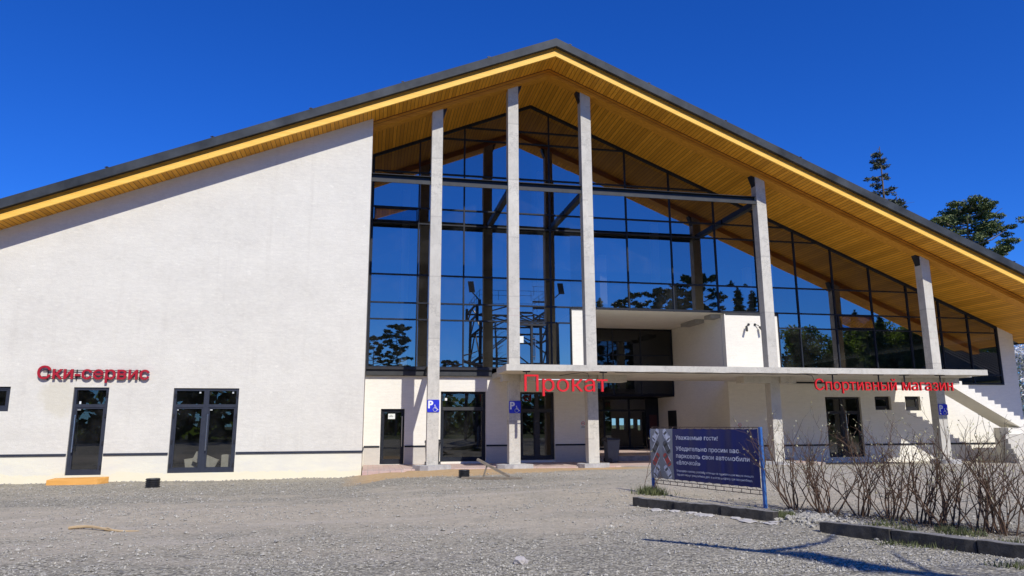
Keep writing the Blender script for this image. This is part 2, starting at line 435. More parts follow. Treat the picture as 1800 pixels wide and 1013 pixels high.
def ground_mat():
    t = NT("gravel_ground")
    x, y, z = t.sep()
    big = t.noise(0.16, 5, 0.6, stretch=(0.6, 1.5, 1))
    mid = t.noise(0.9, 5, 0.65)
    cell = t.n("ShaderNodeTexVoronoi", feature='F1')
    t.link(t.pos, cell.inputs['Vector'])
    cell.inputs['Scale'].default_value = 27.0
    cs = t.n("ShaderNodeSeparateColor")
    t.link(cell.outputs['Color'], cs.inputs[0])
    grey = t.mix(cs.outputs[0], (0.145, 0.132, 0.096), (0.62, 0.565, 0.42))
    pale = t.ramp(cs.outputs[1], 0.90, 0.95)
    grey = t.mix(t.math('MULTIPLY', pale, 0.55), grey, (0.52, 0.50, 0.47))
    grey = t.mix(t.ramp(cell.outputs['Distance'], 0.45, 0.75, 0, 0.55), grey, (0.09, 0.085, 0.08))
    grey = t.mix(t.ramp(mid, 0.35, 0.7, 0.0, 0.32), grey, (0.25, 0.232, 0.185))
    dirt = t.mix(t.ramp(t.noise(4.5, 6, 0.7), 0.3, 0.7), (0.43, 0.368, 0.26), (0.62, 0.54, 0.395))
    dirt = t.mix(t.math('MULTIPLY', cs.outputs[0], 0.30), dirt, (0.20, 0.19, 0.17))
    # worn wheel track with dusty fines across the yard
    tr = t.math('ABSOLUTE', t.math('SUBTRACT', y, t.math('ADD', 14.8, t.math('MULTIPLY', x, 0.22))))
    tr = t.math('ADD', t.ramp(tr, 0.6, 5.5, 0.55, 0.0), t.ramp(big, 0.42, 0.62, 0.0, 0.40))
    tr = t.math('ADD', tr, t.math('MULTIPLY', t.math('SUBTRACT', mid, 0.5), 1.35))
    tr2 = t.math('ADD', tr, t.math('MULTIPLY', t.math('SUBTRACT', t.noise(9, 4, 0.6), 0.5), 0.6))
    c = t.mix(t.ramp(tr2, 0.16, 0.62, 0.0, 0.92), grey, dirt)
    # curving tyre tracks pressed into the fines
    for (y0_, kx, kq, wd, st_) in ((11.6, 0.10, 0.018, 0.26, 0.5), (13.3, 0.10, 0.018, 0.26, 0.5), (16.6, 0.30, -0.006, 0.3, 0.55), (18.3, 0.30, -0.006, 0.3, 0.5), (9.7, -0.06, 0.03, 0.22, 0.35)):
        yy = t.math('ADD', t.math('ADD', y0_, t.math('MULTIPLY', x, kx)), t.math('MULTIPLY', t.math('MULTIPLY', x, x), kq))
        dd = t.math('ADD', t.math('ABSOLUTE', t.math('SUBTRACT', y, yy)), t.math('MULTIPLY', t.math('SUBTRACT', t.noise(2.5, 5, 0.7), 0.5), 0.7))
        mk = t.math('MULTIPLY', t.ramp(dd, wd, wd * 0.4), t.ramp(t.noise(0.5, 3, 0.6), 0.38, 0.6))
        c = t.mix(t.math('MULTIPLY', mk, st_), c, (0.52, 0.46, 0.36))
    dusty = t.math('MULTIPLY', t.ramp(y, 15.0, 21.0), t.ramp(x, 5.0, 11.0))
    c = t.mix(t.math('MULTIPLY', dusty, t.ramp(mid, 0.25, 0.6, 0.35, 0.85)), c, (0.46, 0.425, 0.345))
    # sand strip along the paving
    sx = t.math('MAXIMUM', x, 0.0)
    sd = t.math('SUBTRACT', y, t.math('ADD', 22.4, t.math('MULTIPLY', sx, 0.36)))
    sd = t.math('ADD', sd, t.math('MULTIPLY', t.math('SUBTRACT', t.noise(0.9, 5, 0.65, stretch=(0.5, 1, 1)), 0.5), 1.8))
    sm = t.math('MULTIPLY', t.ramp(sd, 0.0, 0.5), t.math('MULTIPLY', t.ramp(x, -0.9, 0.1), t.ramp(x, 11.2, 9.6)))
    sand = t.mix(t.ramp(t.noise(5, 6, 0.7), 0.3, 0.7), (0.46, 0.30, 0.14), (0.60, 0.44, 0.25))
    c = t.mix(sm, c, sand)
    # far ground away from the yard turns to grass
    far = t.math('MAXIMUM', t.ramp(y, -18, -26), t.math('MAXIMUM', t.ramp(y, 54, 58), t.ramp(t.math('ABSOLUTE', x), 36, 42)))
    c = t.mix(far, c, (0.10, 0.12, 0.045))
    t.col(c)
    t.set(Roughness=0.95)
    t.b.inputs['Specular IOR Level'].default_value = 0.12
    h = t.math('ADD', t.math('MULTIPLY', t.math('SUBTRACT', 1.0, cell.outputs['Distance']), 0.7), t.math('MULTIPLY', t.noise(14, 5, 0.7), 1.0))
    t.bump(h, 0.85, 0.03)
    return t.m


M['ground'] = ground_mat()


def paver_mat():
    t = NT("pink_block_paving")
    b = t.n("ShaderNodeTexBrick")
    t.link(t.pos, b.inputs['Vector'])
    b.inputs['Color1'].default_value = (0.50, 0.34, 0.29, 1)
    b.inputs['Color2'].default_value = (0.58, 0.42, 0.36, 1)
    b.inputs['Mortar'].default_value = (0.30, 0.26, 0.22, 1)
    b.inputs['Scale'].default_value = 1.0
    b.inputs['Brick Width'].default_value = 0.4
    b.inputs['Row Height'].default_value = 0.2
    b.inputs['Mortar Size'].default_value = 0.012
    c = t.mix(t.ramp(t.noise(2.4, 6, 0.7), 0.42, 0.62, 0, 0.6), b.outputs['Color'], (0.58, 0.50, 0.42))
    t.col(c)
    t.set(Roughness=0.9)
    t.bump(b.outputs['Fac'], -0.4, 0.01)
    return t.m


M['paver'] = paver_mat()


# ------------------------------------------------------------------ mesh helpers
class MB:
    def __init__(s):
        s.v = []
        s.f = []
        s.mi = []

    def quad(s, a, b, c, d, m=0):
        i = len(s.v)
        s.v += [tuple(a), tuple(b), tuple(c), tuple(d)]
        s.f.append((i, i + 1, i + 2, i + 3))
        s.mi.append(m)

    def hexa(s, p, m=0):
        # p: 8 points, bottom loop then top loop (counter-clockwise from above)
        i = len(s.v)
        s.v += [tuple(q) for q in p]
        for f in ((3, 2, 1, 0), (4, 5, 6, 7), (0, 1, 5, 4), (1, 2, 6, 5), (2, 3, 7, 6), (3, 0, 4, 7)):
            s.f.append(tuple(i + k for k in f))
            s.mi.append(m)

    def box(s, x0, x1, y0, y1, z0, z1, m=0):
        s.hexa([(x0, y0, z0), (x1, y0, z0), (x1, y1, z0), (x0, y1, z0),
                (x0, y0, z1), (x1, y0, z1), (x1, y1, z1), (x0, y1, z1)], m)

    def obox(s, c, ax, ay, az, m=0):
        # oriented box, half-axis vectors
        c, ax, ay, az = Vector(c), Vector(ax), Vector(ay), Vector(az)
        s.hexa([c - ax - ay - az, c + ax - ay - az, c + ax + ay - az, c - ax + ay - az,
                c - ax - ay + az, c + ax - ay + az, c + ax + ay + az, c - ax + ay + az], m)

    def bar(s, a, b, w, h=None, m=0, up=(0, 0, 1)):
        a, b = Vector(a), Vector(b)
        h = h or w
        d = (b - a)
        u = Vector(up)
        if abs(d.normalized().dot(u)) > 0.95:
            u = Vector((0, 1, 0))
        sx = d.cross(u).normalized() * w / 2
        sy = sx.cross(d).normalized() * h / 2
        s.obox((a + b) / 2, d / 2, sx, sy, m)

    def poly(s, pts, m=0):
        i = len(s.v)
        s.v += [tuple(p) for p in pts]
        s.f.append(tuple(range(i, i + len(pts))))
        s.mi.append(m)

    def prism(s, pts, off, m=0):
        n = len(pts)
        i = len(s.v)
        off = Vector(off)
        s.v += [tuple(p) for p in pts] + [tuple(Vector(p) + off) for p in pts]
        s.f.append(tuple(range(i, i + n)))
        s.f.append(tuple(range(i + 2 * n - 1, i + n - 1, -1)))
        s.mi += [m, m]
        for k in range(n):
            j = (k + 1) % n
            s.f.append((i + j, i + k, i + n + k, i + n + j))
            s.mi.append(m)

    def tube(s, pts, rads, n=6, m=0, cap=True):
        pts = [Vector(p) for p in pts]
        base = len(s.v)
        prev = None
        for k, p in enumerate(pts):
            d = (pts[min(k + 1, len(pts) - 1)] - pts[max(k - 1, 0)])
            if d.length < 1e-9:
                d = Vector((0, 0, 1))
            d.normalize()
            if prev is None:
                a = d.orthogonal().normalized()
            else:
                a = (prev - d * prev.dot(d))
                a = a.normalized() if a.length > 1e-6 else d.orthogonal().normalized()
            prev = a
            b = d.cross(a)
            for q in range(n):
                an = 2 * math.pi * q / n
                s.v.append(tuple(p + (a * math.cos(an) + b * math.sin(an)) * rads[k]))
        for k in range(len(pts) - 1):
            for q in range(n):
                q2 = (q + 1) % n
                s.f.append((base + k * n + q, base + k * n + q2, base + (k + 1) * n + q2, base + (k + 1) * n + q))
                s.mi.append(m)
        if cap:
            s.f.append(tuple(base + q for q in range(n - 1, -1, -1)))
            s.mi.append(m)
            e = base + (len(pts) - 1) * n
            s.f.append(tuple(e + q for q in range(n)))
            s.mi.append(m)

    def cyl(s, c, axis, r, h, n=20, m=0, r2=None):
        c, axis = Vector(c), Vector(axis).normalized()
        s.tube([c, c + axis * h], [r, r if r2 is None else r2], n, m)

    def obj(s, name, mat, parent=None, smooth=False, bevel=0.0):
        me = bpy.data.meshes.new(name)
        off = Vector(parent.matrix_world.translation) if parent else Vector((0, 0, 0))
        if parent:
            off = WLOC.get(parent.name, Vector((0, 0, 0)))
        me.from_pydata([tuple(Vector(p) - off) for p in s.v], [], s.f)
        mats = mat if isinstance(mat, list) else [mat]
        for q in mats:
            me.materials.append(M[q])
        if len(mats) > 1:
            me.polygons.foreach_set('material_index', s.mi)
        if smooth:
            me.polygons.foreach_set('use_smooth', [True] * len(me.polygons))
        me.update()
        o = bpy.data.objects.new(name, me)
        COL.objects.link(o)
        if bevel:
            md = o.modifiers.new("bevel", 'BEVEL')
            md.width = bevel
            md.segments = 2
            md.limit_method = 'ANGLE'
        if parent:
            o.parent = parent
            WLOC[o.name] = off
        else:
            WLOC[o.name] = Vector((0, 0, 0))
        return o


WLOC = {}


def thing(name, label, cat, loc=(0, 0, 0), group=None):
    o = bpy.data.objects.new(name, None)
    o.empty_display_size = 0.2
    o.location = loc
    COL.objects.link(o)
    WLOC[o.name] = Vector(loc)
    o['label'] = label
    o['category'] = cat
    if group:
        o['group'] = group
    return o


def tag(o, label, cat, group=None):
    o['label'] = label
    o['category'] = cat
    if group:
        o['group'] = group
    return o


def kind(o, k):
    o['kind'] = k
    return o


def dup(root, loc, rotz=0.0, scale=1.0, label=None):
    r = root.copy()
    COL.objects.link(r)
    r.location = loc
    r.rotation_euler = (0, 0, rotz)
    r.scale = (scale, scale, scale)
    if label:
        r['label'] = label
    for ch in root.children:
        c = ch.copy()
        COL.objects.link(c)
        c.parent = r
    return r


# text -> meshes (outlines of Blender's own built-in font, filled by a constrained triangulation)
from mathutils.geometry import delaunay_2d_cdt
_glyphs = {}


def text_loops(body, res):
    cu = bpy.data.curves.new("t", 'FONT')
    cu.body = body
    cu.size = 1.0
    cu.resolution_u = res
    cu.fill_mode = 'NONE'
    o = bpy.data.objects.new("t", cu)
    me = o.to_mesh()
    nb = {}
    for e in me.edges:
        a, b = e.vertices
        nb.setdefault(a, []).append(b)
        nb.setdefault(b, []).append(a)
    seen, loops = set(), []
    for st in nb:
        if st in seen:
            continue
        L, cur = [st], st
        seen.add(st)
        while True:
            nx = [q for q in nb[cur] if q not in seen]
            if not nx:
                break
            cur = nx[0]
            seen.add(cur)
            L.append(cur)
        loops.append([me.vertices[i].co.xy.copy() for i in L])
    o.to_mesh_clear()
    bpy.data.objects.remove(o)
    bpy.data.curves.remove(cu)
    return loops


def cdt_fill(loops):
    v, f = [], []
    for L in loops:
        f.append(list(range(len(v), len(v) + len(L))))
        v += L
    r = delaunay_2d_cdt(v, [], f, 2, 1e-5)
    area = 0
    for t in r[2]:
        q = [r[0][i] for i in t]
        area += abs(sum(q[i].x * q[(i + 1) % len(q)].y - q[(i + 1) % len(q)].x * q[i].y for i in range(len(q)))) / 2
    return r[0], r[2], area


def fatten(loops, d):
    out = []
    for L in loops:
        n = len(L)
        M_ = []
        for i in range(n):
            a, b, c = L[i - 1], L[i], L[(i + 1) % n]
            e1, e2 = (b - a), (c - b)
            if e1.length < 1e-9 or e2.length < 1e-9:
                M_.append(b.copy())
                continue
            e1, e2 = e1.normalized(), e2.normalized()
            n1, n2 = Vector((-e1.y, e1.x)), Vector((-e2.y, e2.x))
            m_ = n1 + n2
            if m_.length < 0.3:
                M_.append(b + n1 * d)
            else:
                m_.normalize()
                M_.append(b + m_ * d / max(0.45, m_.dot(n1)))
        out.append(M_)
    return out


def glyph(ch, bold, res):
    key = (ch, bold, res)
    if key in _glyphs:
        return _glyphs[key]
    loops = text_loops(ch, res)
    vv, ff, a0 = cdt_fill(loops)
    if bold:
        per = sum((L[i] - L[i - 1]).length for L in loops for i in range(len(L)))
        for d in (bold, -bold):
            v2, f2, a2 = cdt_fill(fatten(loops, d))
            if abs(a2 - a0 - bold * per) < 0.25 * bold * per:
                vv, ff = v2, f2
                break
    _glyphs[key] = (vv, ff)
    return vv, ff


def text_width(body):
    xs_ = [q.x for L in text_loops(body, 3) for q in L]
    return max(xs_)


def text_mesh(body, extrude=0.0, offset=0.0, res=3):
    verts, faces = [], []
    for i, ch in enumerate(body):
        if ch == ' ':
            continue
        raw = max(q.x for L in text_loops(ch, res) for q in L)
        dx = text_width(body[:i + 1]) - raw if len(body) > 1 else 0.0
        vv, ff = glyph(ch, offset, res)
        base = len(verts)
        if not extrude:
            verts += [(q.x + dx, q.y, 0) for q in vv]
            faces += [tuple(base + k for k in t) for t in ff]
        else:
            n = len(vv)
            verts += [(q.x + dx, q.y, extrude) for q in vv] + [(q.x + dx, q.y, -extrude) for q in vv]
            ed = {}
            for t in ff:
                q = [vv[k] for k in t]
                ar = sum(q[k].x * q[(k + 1) % len(q)].y - q[(k + 1) % len(q)].x * q[k].y for k in range(len(q)))
                t = tuple(t) if ar > 0 else tuple(reversed(t))
                faces.append(tuple(base + k for k in t))
                faces.append(tuple(base + n + k for k in reversed(t)))
                for k in range(len(t)):
                    a, b = t[k], t[(k + 1) % len(t)]
                    ed.setdefault((min(a, b), max(a, b)), []).append((a, b))
            for k, us in ed.items():
                if len(us) == 1:
                    a, b = us[0]
                    faces.append((base + b, base + a, base + n + a, base + n + b))
    me = bpy.data.meshes.new("text")
    me.from_pydata(verts, [], faces)
    me.update()
    return me


def bbox(me):
    xs = [v.co.x for v in me.vertices]
    ys = [v.co.y for v in me.vertices]
    return min(xs), max(xs), min(ys), max(ys)


def letters(parent, body, x0, x1, zbase, cap, y, depth, offset=0.0, face='red'):
    """Channel letters standing in the XZ plane, facing -Y, each a mesh of its own."""
    full = text_mesh(body, 0, offset)
    fx0, fx1, _, _ = bbox(full)
    capm = text_mesh("П", 0, offset)
    ch = bbox(capm)[3] - bbox(capm)[2]
    sx = (x1 - x0) / (fx1 - fx0)
    sz = cap / ch
    off = WLOC[parent.name]
    for i, c in enumerate(body):
        if c == ' ':
            continue
        pre = bbox(text_mesh(body[:i + 1], 0, offset))[1]
        me = text_mesh(c, 0.5, offset)
        bb = bbox(me)
        dx = pre - bb[1]
        me.materials.clear()
        me.materials.append(M[face])
        me.materials.append(M['red_side'])
        for v in me.vertices:
            px, pz, pd = v.co.x, v.co.y, v.co.z
            v.co = Vector((x0 + (px + dx - fx0) * sx, y - pd * depth, zbase + pz * sz)) - off
        me.update()
        for p in me.polygons:
            p.material_index = 0 if abs(p.normal.y) > 0.7 else 1
        o = bpy.data.objects.new("letter", me)
        COL.objects.link(o)
        o.parent = parent


# grid wall in the XZ plane with rectangular openings and a free top line
def grid_wall(mb, x0, x1, z0, top, holes, y0, y1, zmax_flat, m=0, xextra=()):
    xs = sorted(set([x0, x1] + [h[0] for h in holes] + [h[1] for h in holes] + list(xextra)))
    xs = [x for x in xs if x0 <= x <= x1]
    zs = sorted(set([z0, zmax_flat] + [h[2] for h in holes] + [h[3] for h in holes]))
    zs = [z for z in zs if z0 <= z <= zmax_flat]
    nx, nz = len(xs) - 1, len(zs)

    def zt(i, j):
        return zs[j] if j < len(zs) else top(xs[i])

    def solid(i, j):
        if i < 0 or j < 0 or i >= nx or j >= nz:
            return False
        if j == nz - 1:
            return True
        cx, cz = (xs[i] + xs[i + 1]) / 2, (zs[j] + zs[j + 1]) / 2
        return not any(h[0] < cx < h[1] and h[2] < cz < h[3] for h in holes)
    for i in range(nx):
        for j in range(nz):
            if not solid(i, j):
                continue
            a, b = xs[i], xs[i + 1]
            za, zb = zt(i, j), zt(i + 1, j)
            zc, zd = zt(i + 1, j + 1), zt(i, j + 1)
            mb.quad((a, y0, za), (b, y0, zb), (b, y0, zc), (a, y0, zd), m)
            mb.quad((b, y1, zb), (a, y1, za), (a, y1, zd), (b, y1, zc), m)
            if not solid(i - 1, j):
                mb.quad((a, y1, za), (a, y0, za), (a, y0, zd), (a, y1, zd), m)
            if not solid(i + 1, j):
                mb.quad((b, y0, zb), (b, y1, zb), (b, y1, zc), (b, y0, zc), m)
            if not solid(i, j - 1):
                mb.quad((a, y1, za), (b, y1, zb), (b, y0, zb), (a, y0, za), m)
            if not solid(i, j + 1):
                mb.quad((a, y0, zd), (b, y0, zc), (b, y1, zc), (a, y1, zd), m)


# ------------------------------------------------------------------ dimensions (metres)
YL, YC, YG, YS = 26.95, 27.40, 30.84, 25.50      # left wall, column fronts, glazed wall, canopy front
X0, ZS, SL = 7.06, 16.58, 0.412                  # ridge x, soffit apex, roof slope
XE0, XE1 = -19.4, 33.45                          # eaves


def sof(x):
    return ZS - SL * abs(x - X0)


def sstep(t):
    t = max(0.0, min(1.0, t))
    return t * t * (3 - 2 * t)


def gz(x, y):
    z = -0.21 * sstep((1.0 - x) / 2.2) * sstep((y - 14) / 11)
    z += -0.10 * sstep((x - 15) / 8) * sstep((y - 18) / 6)
    if y > 26.3:
        y0 = 26.3 if x < 1.3 else 27.1
        z -= 0.10 * sstep((y - y0) / 0.6) * sstep((x + 0.2) / 0.6)
    if 0 < y < 28 and -30 < x < 40:
        z += 0.045 * (noise.noise((x * 0.35, y * 0.35, 3.1))) + 0.02 * noise.noise((x * 1.3, y * 1.3, 9.7))
    return z


# ------------------------------------------------------------------ ground
def axis(lo, hi, a, b, fine, coarse):
    out = [lo]
    v = lo
    while v < hi - 1e-6:
        if v < a:
            st = max(fine, min(coarse, (a - v) * 0.35))
        elif v < b:
            st = fine
        else:
            st = max(fine, min(coarse, (v - b) * 0.35 + fine))
        v = min(hi, v + st)
        out.append(v)
    return out


gx = axis(-900, 900, -14, 30, 0.22, 90)
gy = axis(-900, 900, 5, 30, 0.22, 90)
me = bpy.data.meshes.new("ground")
vs = [(x, y, gz(x, y)) for y in gy for x in gx]
W_ = len(gx)
fs = [(j * W_ + i, j * W_ + i + 1, (j + 1) * W_ + i + 1, (j + 1) * W_ + i) for j in range(len(gy) - 1) for i in range(W_ - 1)]
me.from_pydata(vs, [], fs)
me.materials.append(M['ground'])
me.polygons.foreach_set('use_smooth', [True] * len(me.polygons))
o = bpy.data.objects.new("ground", me)
COL.objects.link(o)
kind(o, 'structure')

mb = MB()
mb.box(-0.20, 1.30, 26.75, 30.82, -0.3, 0.02)
mb.box(1.301, 9.815, 27.50, 30.82, -0.3, 0.018)
mb.box(9.82, 18.9, 27.6, 30.97, -0.3, 0.015)
kind(mb.obj("paving", 'paver', bevel=0.012), 'structure')

# ================================================================== BUILDING
B = thing("ski_centre_building", "white rendered gabled building with wide timber soffit, tall blue glazing and concrete columns", "building", (X0, YC, 0))

# --- left wall
mb = MB()
holesL = [(-12.9, -11.89, 2.15, 2.97), (-9.95, -8.84, 0.03, 2.96), (-6.76, -4.585, 0.05, 2.95)]
grid_wall(mb, -18.6, -0.23, -0.6, lambda x: sof(x) + 0.02, holesL, YL, YL + 0.45, 3.2)
mb.box(-18.6, -18.2, YL + 0.451, 52, -0.6, 5.8)
mb.box(-0.60, -0.231, YL + 0.451, 52, -0.6, 13.5)
wl = mb.obj("wall", 'wall_left', B)
wl['label'] = "large sunlit gable wall with mottled white stucco"
for a, b in ((-18.6, -9.97), (-8.82, -6.78), (-4.565, -0.20)):
    mb = MB()
    mb.box(a, b, YL - 0.035, YL - 0.001, 0.665, 0.74)
    if b > -1:
        mb.box(-0.229, -0.195, YL - 0.034, YG - 0.05, 0.665, 0.739)
    mb.obj("moulding", 'door_frame', wl)

# --- inner wall (behind the columns), portal block and right wing wall
mb = MB()
holesI = [(0.47, 1.46, 0.03, 2.31), (2.98, 4.94, 0.10, 3.05), (6.46, 8.00, 0.12, 3.04)]
grid_wall(mb, -0.225, 9.82, -0.5, lambda x: 3.70, holesI, YG, YG + 0.35, 3.4)
mb.box(8.87, 9.82, YG - 0.03, YG + 0.30, 3.701, 6.80)
w2 = mb.obj("wall", 'wall_in', B)
w2['label'] = "inner white ground floor wall behind the columns"
mb = MB()
holesR = [(21.38, 23.29, 0.05, 2.87), (24.07, 24.96, 2.25, 2.90), (25.75, 26.61, 2.22, 2.91)]
grid_wall(mb, 16.39, 32.5, -0.6, lambda x: 3.50, holesR, YG, YG + 0.35, 3.3)
mb.box(16.39, 19.15, YG - 0.03, YG + 0.30, 3.501, 6.76)
# reveals of the portal
mb.box(16.39, 16.75, YG + 0.351, 36.9, -0.5, 6.79)
mb.box(16.39, 16.75, 36.901, 39.3, -0.5, 3.2)
mb.box(9.46, 9.82, YG + 0.351, 39.3, -0.5, 6.79)
mb.box(9.46, 16.75, YG + 0.05, 36.9, 6.80, 6.90)
w3 = mb.obj("wall", 'wall_in', B)
w3['label'] = "white wall of the right wing with portal reveals"
mb = MB()
mb.hexa([(31.57, YG - 0.01, 3.501), (32.5, YG - 0.01, 3.501), (32.5, YG + 0.35, 3.501), (31.57, YG + 0.35, 3.501),
         (31.57, YG - 0.01, sof(31.57) + 0.02), (32.5, YG - 0.01, sof(32.5) + 0.02), (32.5, YG + 0.35, sof(32.5) + 0.02), (31.57, YG + 0.35, sof(31.57) + 0.02)])
mb.box(32.15, 32.5, YG + 0.351, 52, -0.6, 5.95)
mb.obj("wall", 'wall_in', B)
for a, b in ((16.39, 21.36), (23.31, 32.52)):
    mb = MB()
    mb.box(a, b, YG - 0.035, YG - 0.001, 0.58, 0.655)
    mb.obj("moulding", 'frame', w3)
for a, b in ((-0.19, 0.45), (1.48, 2.96), (4.96, 6.44), (8.02, 9.85)):
    mb = MB()
    mb.box(a, b, YG - 0.04, YG - 0.001, 0.72, 0.79)
    mb.obj("moulding", 'frame', w2)
for a, b in ((-0.19, 0.45), (1.48, 2.96), (4.96, 6.44), (8.02, 9.83)):
    mb = MB()
    mb.box(a, b, YG - 0.02, YG - 0.001, -0.1, 0.72)
    mb.obj("plinth", 'plinth', w2)

# --- interior: floors, dim back wall with openings to the far side
mb = MB()
mb.box(-0.2, 9.45, YG + 0.4, 50, 3.72, 3.80)
mb.box(16.76, 32.1, YG + 0.4, 50, 3.42, 3.49)
mb.box(9.47, 16.7, 36.95, 50, 3.25, 3.45)
mb.box(-18.1, 32.1, YG + 1.0, 51.9, -0.45, -0.02)
holesB = [(17.95, 18.35, 1.30, 2.05), (18.55, 19.0, 1.22, 2.05), (19.3, 19.75, 1.30, 2.0), (20.0, 20.3, 1.15, 1.95)]
grid_wall(mb, -18.1, 32.1, -0.02, lambda x: sof(x), holesB, 52.0, 52.3, 3.0, xextra=(X0,))
mb.box(9.0, 9.4, YG + 0.5, 50, -0.02, 3.7)
mb.box(20.9, 21.2, 39.5, 50, -0.02, 3.4)
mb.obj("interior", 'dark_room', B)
for (x, y, zt) in ((10.72, 32.2, 9.75), (14.9, 33.5, 8.9), (18.9, 33.0, 9.6)):
    mb = MB()
    mb.box(x, x + 0.36, y, y + 0.36, 6.95 if x < 16.4 else 3.81, zt)
    mb.obj("inner_column", 'wall_in', B)
for x in (1.4, 8.9, 15.6, 22.0, 28.6):
    mb = MB()
    mb.box(x, x + 0.4, 37.2, 37.6, 3.81, sof(x) - 0.1)
    mb.obj("inner_column", 'wall_in', B)

# --- portal back: dark upper glazing, lower recess with doors
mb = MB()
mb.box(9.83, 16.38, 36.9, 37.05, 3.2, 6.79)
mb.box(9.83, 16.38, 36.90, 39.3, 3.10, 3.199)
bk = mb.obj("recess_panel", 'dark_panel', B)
mb = MB()
for x in (9.9, 11.4, 12.9, 14.5, 16.3):
    mb.box(x - 0.03, x + 0.03, 36.84, 36.899, 3.2, 6.75)
mb.box(9.83, 16.38, 36.845, 36.899, 5.3, 5.36)
mb.obj("mullion", 'frame', bk)
mb = MB()
mb.quad((9.9, 36.87, 3.25), (16.3, 36.87, 3.25), (16.3, 36.87, 6.7), (9.9, 36.87, 6.7))
mb.obj("pane", 'dim_glass', bk)
# platform step in the portal
mb = MB()
mb.box(9.83, 16.38, 31.0, 39.3, -0.3, 0.235)
mb.obj("platform", 'paver', B, bevel=0.01)
# entrance doors in the recess
mb = MB()
for x in (9.9, 11.5, 13.1, 14.6, 15.65, 16.33):
    mb.box(x - 0.05, x + 0.05, 39.22, 39.3, 0.236, 3.09)
mb.box(9.86, 16.38, 39.215, 39.295, 2.35, 2.45)
mb.box(9.86, 16.38, 39.215, 39.295, 0.236, 0.33)
mb.box(15.70, 16.28, 39.23, 39.29, 0.34, 3.05)
ed = mb.obj("entrance_door", 'frame', B)
mb = MB()
mb.quad((9.9, 39.26, 0.3), (15.6, 39.26, 0.3), (15.6, 39.26, 3.08), (9.9, 39.26, 3.08))
mb.obj("pane", 'clear_glass', ed)
mb = MB()
mb.box(15.80, 16.25, 39.2, 39.228, 1.35, 2.15)
mb.obj("plaque", 'plaque', ed)
# side door in the portal's right wall
mb = MB()
mb.box(16.36, 16.389, 36.75, 37.85, 0.236, 2.35)
mb.obj("side_door", 'black', B)
# ceiling lamps of the portal
for ya, yb in ((32.9, 34.6), (31.2, 31.9)):
    mb = MB()
    mb.box(15.9, 16.385, ya, yb, 6.62, 6.799)
    mb.obj("ceiling_lamp", 'lightbox', B)
# grey cap strip above the white block
mb = MB()
mb.box(16.45, 19.20, YG - 0.05, YG - 0.031, 6.72, 6.86)
mb.obj("flashing", 'steel_lit', w3)

# --- curtain wall
MUL = [-0.16, 1.88, 3.92, 6.02, 7.92, 9.86, 11.66, 13.88, 16.15, 18.25, 20.34, 22.34, 24.41, 26.46, 28.25, 29.86, 31.53]
RAILS = [4.08, 6.14, 6.87, 8.12, 10.46, 11.18, 12.85, 14.6, 15.2]


def gbottom(x):
    if x < 8.87:
        return 4.06
    if x < 19.15:
        return 6.86
    return 3.55


fr = MB()
YF0, YF1 = YG - 0.06, YG + 0.06


def seg_in(x, z):
    return gbottom(x) - 0.02 <= z <= sof(x) - 0.05


for x in MUL:
    w = 0.05 if x in (MUL[0], MUL[-1]) else 0.032
    zb = min(gbottom(x - 0.1), gbottom(x + 0.1)) if 0 < x < 31 else gbottom(x)
    fr.box(x - w, x + w, YF0, YF1, zb - 0.05, sof(x) - 0.02)
fr.box(8.80, 8.87, YF0, YF1, 4.0, 6.86)
fr.box(19.15, 19.22, YF0, YF1, 3.5, 6.86)
for z in RAILS:
    xl, xr = -0.16, 31.53
    dx = (ZS - 0.1 - z) / SL
    xl = max(xl, X0 - dx)
    xr = min(xr, X0 + dx)
    spans = [(xl, xr)]
    if z < 6.8:
        spans = [(xl, 8.80), (19.22, xr)] if z > 4.0 else [(19.22, xr)]
        if z < 4.2:
            spans = [(xl, 8.80)]
    for a, b in spans:
        if b > a:
            fr.box(a, b, YF0 + 0.003, YF1 - 0.003, z - 0.03, z + 0.03)
fr.box(19.22, 31.53, YF0 + 0.003, YF1 - 0.003, 3.5, 3.58)
fr.box(19.22, 31.53, YF0 + 0.003, YF1 - 0.003, 3.96, 4.02)
# sloped head frames
for xa, xb in ((-0.16, X0), (X0, 31.53)):
    ha, hb = sof(xa), sof(xb)
    fr.hexa([(xa, YF0 - 0.004, ha - 0.13), (xb, YF0 - 0.004, hb - 0.13), (xb, YF1, hb - 0.13), (xa, YF1, ha - 0.13),
             (xa, YF0 - 0.004, ha + 0.01), (xb, YF0 - 0.004, hb + 0.01), (xb, YF1, hb + 0.01), (xa, YF1, ha + 0.01)])
cw = fr.obj("curtain_wall", 'frame', B)
# bottom lip under the glazing across the portal
mb = MB()
mb.box(8.9, 16.40, YG - 0.10, YG - 0.061, 6.80, 6.90)
mb.obj("sill", 'frame', cw)
